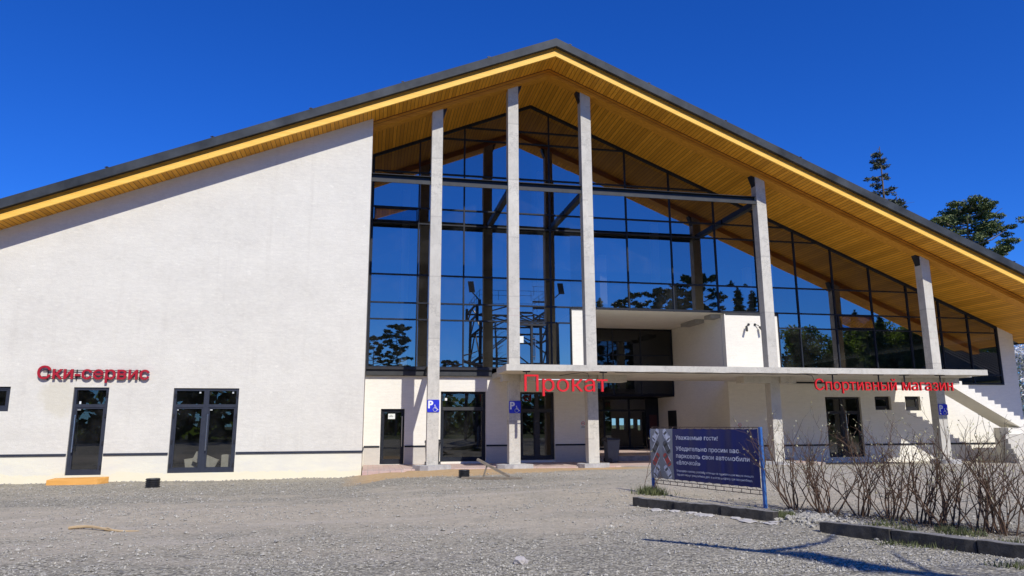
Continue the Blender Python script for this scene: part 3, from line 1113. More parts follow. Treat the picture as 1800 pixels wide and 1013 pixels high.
# panes, each set a hair out of true, as glazing is
gl = MB()
prnd = random.Random(5)
allz = [3.55] + RAILS + [17.0]
for i in range(len(MUL) - 1):
    xs_ = [MUL[i], MUL[i + 1]]
    cuts = [c for c in (8.87, 19.15, X0) if xs_[0] < c < xs_[1]]
    xs_ = [xs_[0]] + cuts + [xs_[1]]
    ta, tb = prnd.gauss(0, 0.0016), prnd.gauss(0, 0.0016)
    for q in range(len(xs_) - 1):
        a, b = xs_[q] + 0.001, xs_[q + 1] - 0.001
        zb0 = gbottom((a + b) / 2)
        zz = [zb0] + [z for z in RAILS if z > zb0 + 0.2] + [99]
        for k in range(len(zz) - 1):
            z0, z1 = zz[k], zz[k + 1]
            ha, hb = sof(a) - 0.02, sof(b) - 0.02
            if z0 >= max(ha, hb):
                continue
            cx, cz = (a + b) / 2, (z0 + min(z1, max(ha, hb))) / 2
            ta, tb = prnd.gauss(0, 0.0028), prnd.gauss(0, 0.0028)

            def P(x, z):
                return (x, YG + ta * (x - cx) + tb * (z - cz), z)
            pts = []
            # clip rectangle by the sloped head line
            ring = [(a, z0), (b, z0), (b, z1), (a, z1)]
            def inside(p):
                return p[1] <= sof(p[0]) - 0.02
            out = []
            for n_ in range(4):
                p, nx_ = ring[n_], ring[(n_ + 1) % 4]
                pi, ni = inside(p), inside(nx_)
                if pi:
                    out.append(p)
                if pi != ni:
                    f0 = p[1] - (sof(p[0]) - 0.02)
                    f1 = nx_[1] - (sof(nx_[0]) - 0.02)
                    t = f0 / (f0 - f1)
                    out.append((p[0] + (nx_[0] - p[0]) * t, p[1] + (nx_[1] - p[1]) * t))
            if len(out) >= 3:
                gl.poly([P(*p) for p in out])
gl.obj("glass", 'glass', cw)
# opening vents
for (xa, xb, za, zb) in ((-0.08, 1.82, 10.49, 11.12), (22.40, 24.36, 6.18, 6.84), (1.0e3, 0, 0, 0)):
    if xa > 100:
        continue
    v = MB()
    t = 0.05
    y0 = YG - 0.16
    def sl_(z):
        return -0.10 * (zb - z) / (zb - za)
    for (a, b, c, d) in ((xa, xb, za, za + t), (xa, xb, zb - t, zb), (xa, xa + t, za + t, zb - t), (xb - t, xb, za + t, zb - t)):
        v.hexa([(a, y0 + 0.08 + sl_(c), c), (b, y0 + 0.08 + sl_(c), c), (b, y0 + 0.13 + sl_(c), c), (a, y0 + 0.13 + sl_(c), c),
                (a, y0 + 0.08 + sl_(d), d), (b, y0 + 0.08 + sl_(d), d), (b, y0 + 0.13 + sl_(d), d), (a, y0 + 0.13 + sl_(d), d)], 0)
    v.quad((xa + t, y0 + 0.10 + sl_(za + t), za + t), (xb - t, y0 + 0.10 + sl_(za + t), za + t), (xb - t, y0 + 0.10 + sl_(zb - t), zb - t), (xa + t, y0 + 0.10 + sl_(zb - t), zb - t), 1)
    v.obj("vent_window", ['frame', 'glass'], cw)
# terrace door in the glazing
mb = MB()
for x in (6.28, 7.0, 7.72):
    mb.box(x - 0.05, x + 0.05, YG - 0.075, YG - 0.061, 4.1, 6.05)
mb.box(6.23, 7.77, YG - 0.078, YG - 0.061, 5.98, 6.08)
mb.obj("terrace_door", 'steel', cw)
mb = MB()
mb.tube([(7.14, YG - 0.14, 4.45), (7.14, YG - 0.14, 5.55)], [0.018, 0.018], 8)
for z in (4.6, 5.4):
    mb.tube([(7.14, YG - 0.14, z), (7.04, YG - 0.076, z)], [0.012, 0.012], 6)
mb.obj("door_handle", 'chrome', cw)
mb = MB()
mb.box(6.36, 6.62, YG - 0.069, YG - 0.0625, 5.2, 5.5)
mb.obj("notice", 'paper', cw)

# --- steel ledge under the left glazing
mb = MB()
mb.box(-0.2, 5.18, YG - 0.22, YG - 0.07, 3.96, 4.06, 0)
mb.box(-0.2, 5.17, YG - 0.13, YG - 0.07, 3.70, 3.96, 1)
mb.box(-0.2, 5.17, YG - 0.17, YG - 0.07, 3.71, 3.88, 1)
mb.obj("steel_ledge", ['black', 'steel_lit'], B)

# --- columns
CX = [2.14, 5.30, 8.47, 16.48, 24.48]
CD = 0.42
YCB = YC + CD
for i, x in enumerate(CX):
    mb = MB()
    xa, xb = x, x + 0.445
    za, zb = sof(xa) - 0.27, sof(xb) - 0.27
    b0 = 0.16 - 0.004 * x
    mb.hexa([(xa, YC, b0), (xb, YC, b0), (xb, YCB, b0), (xa, YCB, b0), (xa, YC, za), (xb, YC, zb), (xb, YCB, zb), (xa, YCB, za)])
    c = mb.obj("column", 'concrete', B, bevel=0.012)
    mb = MB()
    pr2 = random.Random(i)
    n = 12
    ring = []
    for k in range(n):
        an = 2 * math.pi * (k + 0.5) / n
        ring.append((x + 0.22 + math.cos(an) * (0.62 + pr2.uniform(-0.1, 0.14)), YC + 0.12 + math.sin(an) * (0.55 + pr2.uniform(-0.06, 0.08)), -0.12))
    mb.prism(ring, (0, 0, b0 + 0.12 + 0.003))
    mb.obj("footing", 'pad', c)
    # dark steel bracket on the uphill side of the head
    up = 1 if x < X0 else -1
    mb = MB()
    xs0 = xb + 0.002 if up > 0 else xa - 0.002
    xs1 = xs0 + up * 0.17
    pts = [(xs0, YC + 0.06, sof(xs0) - 0.28), (xs1, YC + 0.06, sof(xs1) - 0.28), (xs0, YC + 0.06, sof(xs0) - 0.70)]
    if up < 0:
        pts = [pts[0], pts[2], pts[1]]
    mb.prism(pts, (0, 0.30, 0))
    mb.obj("bracket", 'black', c)
    # faint red survey marks
    if i in (1, 4):
        z = (5.9, 5.35)[i == 4]
        for dz in (0, 0.28):
            mb = MB()
            mb.box(xa, xb, YC - 0.003, YC - 0.001, z + dz, z + dz + 0.012)
            mb.obj("survey_mark", 'survey', c)

# --- steel beam between the columns and ties back to the glazing
ends = [(-0.228, CX[0] - 0.003), (CX[0] + 0.448, CX[1] - 0.003), (CX[1] + 0.448, CX[2] - 0.003), (CX[2] + 0.448, CX[3] - 0.003)]
for a, b in ends:
    mb = MB()
    mb.box(a, b, YC + 0.06, YC + 0.34, 11.49, 11.51, 0)
    mb.box(a, b, YC + 0.19, YC + 0.22, 11.31, 11.49, 0)
    mb.box(a, b, YC + 0.06, YC + 0.34, 11.29, 11.31, 0)
    mb.box(a, b, YC + 0.055, YC + 0.10, 11.16, 11.29, 1)  # lower flange in the lighter steel, its sunlight painted in
    mb.box(a, b, YC + 0.10, YC + 0.34, 11.27, 11.289, 0)
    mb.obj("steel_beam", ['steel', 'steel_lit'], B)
for x in CX[1:4]:
    mb = MB()
    mb.box(x + 0.10, x + 0.34, YCB + 0.002, YG - 0.07, 11.22, 11.46)
    mb.obj("tie_beam", 'steel', B)
mb = MB()
mb.box(CX[0] + 0.13, CX[0] + 0.33, YCB + 0.002, YG - 0.23, 3.74, 4.02)
mb.obj("tie_beam", 'steel', B)

# --- roof
def slope_slab(mb, ya, yb, z0, z1, xa=XE0, xb=XE1, m=0):
    for p, q in ((xa, X0), (X0, xb)):
        mb.hexa([(p, ya, sof(p) + z0), (q, ya, sof(q) + z0), (q, yb, sof(q) + z0), (p, yb, sof(p) + z0),
                 (p, ya, sof(p) + z1), (q, ya, sof(q) + z1), (q, yb, sof(q) + z1), (p, yb, sof(p) + z1)], m)


mb = MB()
slope_slab(mb, 26.17, 53.0, 0.06, 0.62)
roof = mb.obj("roof", 'roof_top', B)
mb = MB()
slope_slab(mb, 26.171, 31.4, 0.0, 0.059)
mb.obj("soffit", 'soffit', roof)
mb = MB()
slope_slab(mb, 26.10, 26.168, -0.012, 0.165)
slope_slab(mb, 26.14, 26.168, 0.165, 0.175)
mb.obj("fascia_board", 'fascia', roof)
mb = MB()
slope_slab(mb, 26.11, 26.168, 0.176, 0.22)
mb.obj("fascia_board", 'fascia', roof)
mb = MB()
slope_slab(mb, 26.115, 26.168, 0.223, 0.365)
mb.obj("fascia_board", 'beamwood', roof)  # upper board in darker wood: shade under the metal edge put into its colour
mb = MB()
slope_slab(mb, 25.935, 25.965, 0.355, 0.70)
slope_slab(mb, 25.965, 26.168, 0.37, 0.698)
mb.obj("roof_edge", 'roof_metal', roof)
mb = MB()
slope_slab(mb, 26.17, 53, 0.622, 0.68, m=0)
mb.obj("roof_sheet", 'roof_top', roof)
mb = MB()
slope_slab(mb, 27.22, 27.72, -0.285, -0.002)
tb = mb.obj("timber_beam", 'beamwood', B)
mb = MB()
slope_slab(mb, 27.205, 27.219, -0.028, -0.003)  # thin dark strips stand in for the shade in the beam's joints
mb.obj("gap_shade_strip", 'gap', tb)
mb = MB()
slope_slab(mb, 27.212, 27.219, -0.155, -0.143)
mb.obj("gap_shade_strip", 'gap', tb)
for k in range(-7, 8):
    x = X0 + 3.4 * k + 0.6
    if not XE0 < x < XE1:
        continue
    mb = MB()
    z = sof(x) + 0.70
    mb.box(x - 0.03, x + 0.03, 26.0, 26.06, z - 0.01, z + 0.09)
    mb.box(x - 0.07, x + 0.07, 26.0, 26.04, z + 0.05, z + 0.075)
    mb.obj("roof_hook", 'black', roof)
# gutter board on the eaves
mb = MB()
mb.box(XE1 + 0.002, XE1 + 0.04, 26.0, 53, sof(XE1) - 0.05, sof(XE1) + 0.7)
mb.obj("eaves_board", 'roof_metal', roof)
mb = MB()
mb.box(XE0 - 0.04, XE0 - 0.002, 26.0, 53, sof(XE0) - 0.05, sof(XE0) + 0.7)
mb.obj("eaves_board", 'roof_metal', roof)

# --- concrete canopy slab
mb = MB()
ex = random.Random(3)
# front edge slightly chipped: short facets
xs = [4.84 + (25.40 - 4.84) * k / 60 for k in range(61)]
zlow = [3.575 + ex.uniform(-0.008, 0.012) for _ in xs]
for k in range(60):
    a, b = xs[k], xs[k + 1]
    mb.quad((a, YS, zlow[k]), (b, YS, zlow[k + 1]), (b, YS, 3.805), (a, YS, 3.805))
    mb.quad((a, YS + 0.25, 3.575), (b, YS + 0.25, 3.575), (b, YS, zlow[k + 1]), (a, YS, zlow[k]))
    yb = 27.55 if k < 1 else YG - 0.065
    mb.quad((a, YS, 3.805), (b, YS, 3.805), (b, yb, 3.805), (a, yb, 3.805))
    mb.quad((a, yb, 3.575), (b, yb, 3.575), (b, YS + 0.25, 3.575), (a, YS + 0.25, 3.575))
mb.quad((4.84, 27.55, 3.575), (4.84, YS, 3.575), (4.84, YS, 3.805), (4.84, 27.55, 3.805))
mb.quad((xs[1], 27.55, 3.575), (4.84, 27.55, 3.575), (4.84, 27.55, 3.805), (xs[1], 27.55, 3.805))
mb.quad((xs[1], YG - 0.065, 3.575), (xs[1], 27.55, 3.575), (xs[1], 27.55, 3.805), (xs[1], YG - 0.065, 3.805))
mb.quad((25.4, YS, 3.575), (25.4, YG - 0.065, 3.575), (25.4, YG - 0.065, 3.805), (25.4, YS, 3.805))
mb.quad((25.4, YG - 0.065, 3.575), (xs[1], YG - 0.065, 3.575), (xs[1], YG - 0.065, 3.805), (25.4, YG - 0.065, 3.805))
canopy = mb.obj("canopy_slab", 'concrete', B)
cbs = [(5.05, 5.298), (5.746, 8.468), (8.916, 10.1)]
for x in (CX[3], CX[4]):
    cbs += [(x - 1.25, x - 0.002), (x + 0.447, x + 1.15)]
for a, b in cbs:
    mb = MB()
    mb.box(a, b, YC - 0.12, YCB + 0.12, 3.30, 3.573)
    mb.obj("cross_beam", 'concrete', canopy)
mb = MB()
mb.tube([(6.9, YS + 0.25, 3.42), (7.4, YS + 0.2, 3.50), (7.8, YS + 0.12, 3.53), (7.95, YS + 0.1, 3.50), (8.0, YS + 0.1, 3.33), (7.93, YS + 0.1, 3.27)], [0.012] * 6, 6)
mb.obj("cable", 'black', canopy)
mb = MB()
mb.tube([(9.0 + 0.5 * k, YS + 0.06, 3.555 - 0.02 * (k % 2)) for k in range(18)], [0.012] * 18, 6)
mb.obj("cable", 'black', canopy)
mb = MB()
mb.tube([(16.7, YS + 0.08, 3.55), (17.0, YS + 0.08, 3.54), (17.25, YS + 0.08, 3.5), (17.33, YS + 0.1, 3.32)], [0.013] * 4, 6)
mb.obj("cable", 'black', canopy)


# --- doors and windows
def door(name, xa, xb, za, zb, y, leaves, transom, handle_side, fm='door_frame', hinges=True, gm='door_glass', label=None):
    f = MB()
    t = 0.085
    y0, y1 = y, y + 0.09
    f.box(xa, xa + t, y0, y1, za, zb)
    f.box(xb - t, xb, y0, y1, za, zb)
    f.box(xa + t, xb - t, y0 + 0.002, y1, zb - t, zb)
    f.box(xa + t, xb - t, y0 + 0.002, y1, za, za + 0.13)
    w = (xb - xa) / leaves
    for k in range(1, leaves):
        f.box(xa + w * k - 0.085, xa + w * k + 0.085, y0 + 0.002, y1, za + 0.13, zb - t)
    if transom:
        f.box(xa + t, xb - t, y0 + 0.004, y1 - 0.002, transom - 0.05, transom + 0.06)
    # inner leaf step
    for k in range(leaves):
        a = xa + w * k + (t if k == 0 else 0.085)
        b = xa + w * (k + 1) - (t if k == leaves - 1 else 0.085)
        top = transom - 0.05 if transom else zb - t
        for (p, q, r, s) in ((a, a + 0.05, za + 0.13, top), (b - 0.05, b, za + 0.13, top), (a + 0.05, b - 0.05, top - 0.05, top), (a + 0.05, b - 0.05, za + 0.13, za + 0.18)):
            f.box(p, q, y0 + 0.02, y1 - 0.01, r, s)
    fo = f.obj(name, fm, B)
    if label:
        fo['label'] = label
    g = MB()
    g.quad((xa + t, y0 + 0.055, za + 0.13), (xb - t, y0 + 0.055, za + 0.13), (xb - t, y0 + 0.055, zb - t), (xa + t, y0 + 0.055, zb - t))
    g.obj("pane", gm, fo)
    if handle_side is not None:
        h = MB()
        hx = handle_side
        hz0 = za + (0.75 if transom else 0.7)
        h.tube([(hx, y0 - 0.09, hz0), (hx, y0 - 0.09, hz0 + 1.25)], [0.02, 0.02], 8)
        for z in (hz0 + 0.15, hz0 + 1.1):
            h.tube([(hx, y0 - 0.09, z), (hx, y0 + 0.0, z)], [0.013, 0.013], 6)
        h.obj("handle", 'chrome', fo)
    if hinges:
        for hx in hinges:
            for z in (za + 0.25, za + 1.05, zb - 0.95, zb - 0.25):
                h = MB()
                h.box(hx - 0.025, hx + 0.025, y0 - 0.035, y0 - 0.001, z - 0.06, z + 0.06)
                h.obj("hinge", 'black', fo)
    return fo


d1 = door("single_door", -9.94, -8.85, 0.03, 2.95, YL + 0.04, 1, 2.33, -9.80, hinges=[-8.89], label="glazed grey single door in the left wall")
d2 = door("double_door", -6.75, -4.59, 0.05, 2.94, YL + 0.04, 2, 2.33, -5.57, hinges=[-6.70, -4.64], label="glazed grey double door in the left wall")
d3 = door("small_door", 0.48, 1.45, 0.05, 2.30, YG + 0.10, 1, None, 1.36, fm='frame', hinges=[0.53], label="low dark door with a paper note")
wl1 = door("shop_window", 2.99, 4.93, 0.11, 3.04, YG + 0.12, 1, 2.32, None, fm='frame', hinges=None, label="tall dark window between first and second column")
wl2 = door("shop_window", 6.47, 7.99, 0.13, 3.03, YG + 0.12, 2, 2.25, None, fm='black', hinges=None, label="tall dark window right of the second column")
d5 = door("shop_door", 21.39, 23.28, 0.06, 2.86, YG + 0.12, 2, 2.15, 22.45, fm='black', hinges=None, label="dark double door behind the bare shrubs")
door("small_window", 24.08, 24.95, 2.26, 2.89, YG + 0.15, 1, None, None, fm='black', hinges=None)
door("small_window", 25.76, 26.60, 2.23, 2.90, YG + 0.15, 1, None, None, fm='black', hinges=None)
door("small_window", -12.89, -11.90, 2.16, 2.96, YL + 0.06, 1, None, None, hinges=None)
# stickers and paper on the glass
def patch(parent, x, y, z, w, h, mat='paper'):
    q = MB()
    q.box(x - w / 2, x + w / 2, y - 0.004, y, z - h / 2, z + h / 2)
    return q.obj("sticker", mat, parent)


patch(d1, -9.74, YL + 0.094, 2.44, 0.06, 0.09)
patch(d1, -9.75, YL + 0.094, 2.21, 0.11, 0.04)
patch(d2, -5.90, YL + 0.094, 2.82, 0.06, 0.09)
patch(d2, -4.80, YL + 0.094, 2.82, 0.06, 0.09)
patch(d2, -6.62, YL + 0.094, 2.20, 0.10, 0.04)
patch(d2, -5.50, YL + 0.094, 2.20, 0.10, 0.04)
patch(d3, 0.92, YG + 0.154, 2.0, 0.29, 0.22)
for k in range(3):
    patch(d3, 0.90, YG + 0.1495, 2.05 - 0.035 * k, (0.06, 0.18, 0.18)[k], 0.012, 'ink')
patch(wl1, 3.22, YG + 0.174, 2.72, 0.10, 0.11)
# transom bar of the first shop window in lighter steel, sunlight painted in
mb = MB()
mb.box(3.08, 4.84, YG + 0.105, YG + 0.119, 2.25, 2.39)
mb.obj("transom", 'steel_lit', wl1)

# --- outside staircase on the right
mb = MB()
SY0, SY1 = 28.25, 29.35
GO, RI = 0.324, 0.1745
n0 = -3
prof = []
for i in range(n0, 10):
    z = 3.33 - RI * i
    xr = 27.0 + GO * i
    prof.append((xr - GO, z))
    prof.append((xr, z))
zend = 3.33 - RI * 9
prof.append((27.0 + GO * 9, 1.40))
A_ = prof[0][1] - 0.62
Bs = RI / GO
prof.append((prof[-1][0] - 0.35, 1.40 + 0.02))
prof.append((prof[0][0], 1.42 + (prof[-1][0] - prof[0][0]) * Bs))
# build as convex pieces: step columns over a raking soffit
def rake(x):
    return 1.42 + (29.55 - x) * Bs
for i in range(n0, 10):
    z = 3.33 - RI * i
    xr = 27.0 + GO * i
    xl = xr - GO
    bl, br = max(1.39, rake(xl) - 0.02), max(1.39, rake(xr) - 0.02)
    mb.quad((xl, SY0, bl), (xr, SY0, br), (xr, SY0, z), (xl, SY0, z))
    mb.quad((xr, SY1, br), (xl, SY1, bl), (xl, SY1, z), (xr, SY1, z))
    mb.quad((xl, SY0, z), (xr, SY0, z), (xr, SY1, z), (xl, SY1, z))
    mb.quad((xl, SY1, bl), (xr, SY1, br), (xr, SY0, br), (xl, SY0, bl))
    mb.quad((xr, SY0, z - RI), (xr, SY1, z - RI), (xr, SY1, z), (xr, SY0, z))
xl = 27.0 + GO * (n0 - 1)
mb.quad((xl, SY1, rake(xl)), (xl, SY0, rake(xl)), (xl, SY0, 3.33 - RI * n0), (xl, SY1, 3.33 - RI * n0))
st = mb.obj("staircase", 'wall_in', B)
mb = MB()
mb.box(25.402, 26.04, 27.0, 29.6, 3.60, 3.80)
mb.obj("landing", 'concrete', st)
mb = MB()
mb.box(28.86, 32.2, 28.25, 28.75, -0.4, 1.385)
mb.box(29.6, 32.2, 28.751, 29.8, -0.4, 1.38)
mb.obj("landing", 'wall_in', st)
for k in range(6):
    mb = MB()
    z1 = 1.10 - 0.2 * k
    mb.box(28.35 - 0.2 * k, 32.0, 28.24 - 0.30 * (k + 1), 28.24 - 0.30 * k - 0.003, -0.5, z1)
    mb.obj("step", 'concrete', st, bevel=0.008)
mb = MB()
mb.box(27.75, 31.0, 26.2, 26.40, -0.4, 0.35)
mb.obj("side_wall", 'wall_in', st)

# ================================================================== SIGNS
S = thing("wall_sign", "red raised letters reading Ски-сервис on the sunlit white wall", "sign", (-9.3, YL - 0.1, 3.4))
letters(S, "Ски-сервис", -11.10, -7.57, 3.24, 0.45, YL - 0.09, 0.05, 0.016, 'crimson')
mb = MB()
mb.box(-10.95, -7.7, YL - 0.075, YL - 0.05, 3.52, 3.545)
mb.box(-10.95, -7.7, YL - 0.075, YL - 0.05, 3.30, 3.325)
for x in (-10.8, -9.9, -8.9, -7.9):
    mb.box(x - 0.012, x + 0.012, YL - 0.05, YL - 0.001, 3.2, 3.56)
mb.box(-9.62, -9.60, YL - 0.10, YL - 0.076, 3.36, 3.52)
mb.obj("rail", 'steel', S)

S = thing("hanging_sign", "large red letters reading Прокат hanging under the concrete canopy", "sign", (7.1, YS + 0.1, 3.0))
letters(S, "Прокат", 5.52, 8.71, 2.83, 0.61, YS + 0.12, 0.11, 0.0)
mb = MB()
mb.box(5.9, 8.5, YS + 0.19, YS + 0.215, 3.26, 3.285)
mb.obj("rail", 'white_paint', S)
for x in (5.62, 8.58):
    mb = MB()
    mb.box(x - 0.015, x + 0.015, YS + 0.18, YS + 0.21, 3.0, 3.56)
    mb.box(x - 0.13, x + 0.13, YS + 0.1, YS + 0.22, 3.53, 3.572)
    mb.obj("hanger", 'black', S)

S = thing("hanging_sign", "long row of red letters reading Спортивный магазин under the canopy", "sign", (20.5, YS + 0.1, 3.1))
letters(S, "Спортивный магазин", 17.36, 23.72, 2.93, 0.45, YS + 0.12, 0.08, 0.0)
mb = MB()
mb.box(17.5, 23.6, YS + 0.175, YS + 0.199, 3.24, 3.265)
mb.obj("rail", 'steel', S)
mb = MB()
mb.box(17.5, 23.6, YS + 0.175, YS + 0.199, 2.98, 3.0)
mb.obj("rail", 'steel', S)
for x in (18.25, 20.35, 21.55, 23.25):
    mb = MB()
    mb.box(x - 0.02, x + 0.02, YS + 0.2, YS + 0.24, 2.96, 3.56)
    mb.box(x - 0.2, x + 0.2, YS + 0.16, YS + 0.28, 3.55, 3.573)
    mb.obj("hanger", 'black', S)


def wheelchair(mb, cx, cz, s, y):
    """Accessibility pictogram from thin strokes, in the XZ plane."""
    def stroke(pts, w):
        for (a, b) in zip(pts[:-1], pts[1:]):
            a2, b2 = Vector((cx + a[0] * s, y, cz + a[1] * s)), Vector((cx + b[0] * s, y, cz + b[1] * s))
            d = (b2 - a2)
            n = Vector((d.z, 0, -d.x)).normalized() * w * s / 2
            e = d.normalized() * w * s * 0.25
            mb.quad(a2 - n - e, a2 + n - e, b2 + n + e, b2 - n + e)
    hd = [(0.02 + 0.13 * math.cos(t * math.pi / 6), 0.95 + 0.13 * math.sin(t * math.pi / 6)) for t in range(12)]
    mb.poly([(cx + a * s, y, cz + b * s) for a, b in hd][::-1])
    stroke([(0.02, 0.72), (0.06, 0.30), (0.42, 0.30), (0.60, -0.10), (0.78, -0.04)], 0.15)
    stroke([(0.04, 0.55), (0.36, 0.55)], 0.11)
    arc = [(0.05 + 0.44 * math.cos(R(a)), -0.02 + 0.44 * math.sin(R(a))) for a in range(118, 345, 15)]
    stroke(arc, 0.13)


for i, (x0, z0, lab) in enumerate(((2.135, 2.11, "blue disabled parking sign on the first column from the left wall"),
                                   (5.295, 2.07, "blue disabled parking sign on the column left of the Прокат letters"),
                                   (24.50, 1.96, "blue disabled parking sign on the column beside the outside stairs"))):
    S = thing("parking_sign", lab, "sign", (x0, YC - 0.02, z0), "disabled parking signs on the columns")
    mb = MB()
    w, h = 0.46, 0.47
    rr_ = 0.04
    ring = []
    for (cx, cz, a0) in ((w - rr_, rr_, 270), (w - rr_, h - rr_, 0), (rr_, h - rr_, 90), (rr_, rr_, 180)):
        for a in range(0, 91, 30):
            ring.append((x0 + cx + rr_ * math.cos(R(a0 + a)), YC - 0.022, z0 + cz + rr_ * math.sin(R(a0 + a))))
    mb.prism(ring, (0, 0.015, 0))
    mb.obj("plate", 'blue_sign', S)
    tm = text_mesh("P", 0, 0.035)
    bb = bbox(tm)
    s = 0.29 / (bb[3] - bb[2])
    mb = MB()
    for p in tm.polygons:
        mb.poly([(x0 + 0.035 + (tm.vertices[v].co.x - bb[0]) * s, YC - 0.025, z0 + 0.145 + (tm.vertices[v].co.y - bb[2]) * s) for v in p.vertices])
    mb.obj("letter", 'white_paint', S)
    mb = MB()
    wheelchair(mb, x0 + 0.29, z0 + 0.105, 0.165, YC - 0.0255)
    mb.obj("pictogram", 'white_paint', S)

for (x, z, lab) in ((9.30, 1.62, "small white no smoking plate on the wall beside the bin portal"), (16.85, 1.52, "small white no smoking plate above the blue banner")):
    S = thing("notice_plate", lab, "sign", (x, YG - 0.02, z), "no smoking plates")
    mb = MB()
    mb.box(x - 0.12, x + 0.12, YG - 0.014, YG - 0.002, z - 0.19, z + 0.17)
    mb.obj("plate", 'paper', S)
    mb = MB()
    ring = [(x + 0.085 * math.cos(R(a)), z + 0.05 + 0.085 * math.sin(R(a))) for a in range(0, 361, 20)]
    rin = [(x + 0.066 * math.cos(R(a)), z + 0.05 + 0.066 * math.sin(R(a))) for a in range(0, 361, 20)]
    for k in range(18):
        mb.quad((ring[k][0], YG - 0.0165, ring[k][1]), (rin[k][0], YG - 0.0165, rin[k][1]), (rin[k + 1][0], YG - 0.0165, rin[k + 1][1]), (ring[k + 1][0], YG - 0.0165, ring[k + 1][1]))
    mb.bar((x - 0.05, YG - 0.0175, z + 0.10), (x + 0.05, YG - 0.0175, z), 0.014, 0.002)
    mb.obj("ring", 'red', S)
    mb = MB()
    mb.box(x - 0.05, x + 0.04, YG - 0.0160, YG - 0.0145, z + 0.04, z + 0.058)
    for k in range(2):
        mb.box(x - 0.08, x + 0.08, YG - 0.0160, YG - 0.0145, z - 0.09 - 0.05 * k, z - 0.075 - 0.05 * k)
    mb.obj("print", 'ink', S)


# ================================================================== CAMERAS ON THE WALL
def cctv(x, z, y, dx, lab):
    T = thing("security_camera", lab, "camera", (x, y, z), "security cameras on the portal wall")
    mb = MB()
    mb.cyl((x, y, z), (0, -1, 0), 0.06, 0.03, 14)
    mb.tube([(x, y - 0.03, z), (x + dx * 0.25, y - 0.10, z - 0.05), (x + dx * 0.35, y - 0.13, z - 0.14)], [0.018] * 3, 8)
    mb.obj("bracket", 'black', T)
    mb = MB()
    a = Vector((x + dx * 0.35, y - 0.12, z - 0.12))
    d = Vector((dx * 0.55, -0.55, -0.75)).normalized()
    mb.tube([a, a + d * 0.28, a + d * 0.30], [0.055, 0.055, 0.045], 12)
    mb.obj("housing", 'steel_lit', T, smooth=False)


cctv(17.62, 6.28, YG - 0.031, -0.5, "left security camera high on the white portal wall")
cctv(17.95, 6.28, YG - 0.031, 0.5, "right security camera high on the white portal wall")

# ================================================================== BINS
def wheelie(x, y, z0, rot, lab, body='bin'):
    T = thing("wheelie_bin", lab, "bin", (0, 0, 0), "wheeled bins by the columns")
    mb = MB()
    w0, d0, w1, d1, h = 0.24, 0.23, 0.28, 0.30, 0.96
    mb.hexa([(-d0, -w0, 0.03), (d0, -w0, 0.03), (d0, w0, 0.03), (-d0, w0, 0.03), (-d1, -w1, h), (d1 * 0.9, -w1, h), (d1 * 0.9, w1, h), (-d1, w1, h)])
    mb.box(-d1 - 0.02, d1 * 0.9 + 0.02, -w1 - 0.02, w1 + 0.02, h - 0.05, h)
    mb.obj("body", body, T, bevel=0.02)
    mb = MB()
    mb.hexa([(-d1 - 0.03, -w1 - 0.02, h + 0.004), (d1 + 0.05, -w1 - 0.02, h + 0.004), (d1 + 0.05, w1 + 0.02, h + 0.004), (-d1 - 0.03, w1 + 0.02, h + 0.004),
             (-d1, -w1, h + 0.05), (d1 - 0.05, -w1, h + 0.09), (d1 - 0.05, w1, h + 0.09), (-d1, w1, h + 0.05)])
    mb.obj("lid", 'bin_dark', T, bevel=0.015)
    mb = MB()
    mb.tube([(d1 + 0.07, -0.25, h - 0.02), (d1 + 0.07, 0.25, h - 0.02)], [0.018] * 2, 8)
    for s in (-0.22, 0.22):
        mb.tube([(d1 + 0.07, s, h - 0.02), (d1 * 0.85, s, h - 0.10)], [0.018] * 2, 8)
    mb.obj("handle", 'bin_dark', T)
    for s in (-1, 1):
        mb = MB()
        mb.cyl((d0 - 0.06, s * 0.285 - 0.025, 0.10), (0, 1, 0), 0.10, 0.05, 20, 0)
        mb.cyl((d0 - 0.06, s * 0.285 - 0.03, 0.10), (0, 1, 0), 0.05, 0.06, 16, 0)
        mb.obj("wheel", 'bin_dark', T)
    T.location = (x, y, z0)
    T.rotation_euler = (0, 0, rot)
    return T


wheelie(10.26, 29.9, 0.02, R(180), "dark grey wheeled bin standing beside the third column at the portal")
wheelie(2.50, 29.0, 0.02, R(-90), "black wheeled bin half hidden behind the first column", 'bin_dark')

# ================================================================== LOOSE THINGS IN THE YARD
def corrugated(x, y, r, h, lab):
    z0 = gz(x, y) - 0.05
    mb = MB()
    pts, rads = [], []
    n = 6
    for k in range(n):
        z = z0 + (h + 0.05) * k / n
        s = (h + 0.05) / n
        pts += [(x, y, z), (x, y, z + s * 0.2), (x, y, z + s * 0.55), (x, y, z + s * 0.75)]
        rads += [r * 0.9, r, r, r * 0.9]
    pts.append((x, y, z0 + h + 0.05))
    rads.append(r * 0.88)
    mb.tube(pts, rads, 24, cap=False)
    mb.tube([(x, y, z0 + h + 0.05), (x, y, z0 + 0.06)], [r * 0.88, r * 0.85], 24)
    tag(mb.obj("drain_pipe", 'pipe'), lab, "pipe", "corrugated pipe stubs in the yard")


corrugated(-6.42, 24.1, 0.21, 0.27, "short black corrugated pipe stub below the double door")
corrugated(2.98, 22.9, 0.18, 0.24, "short black corrugated pipe stub next to the broken wooden frame")

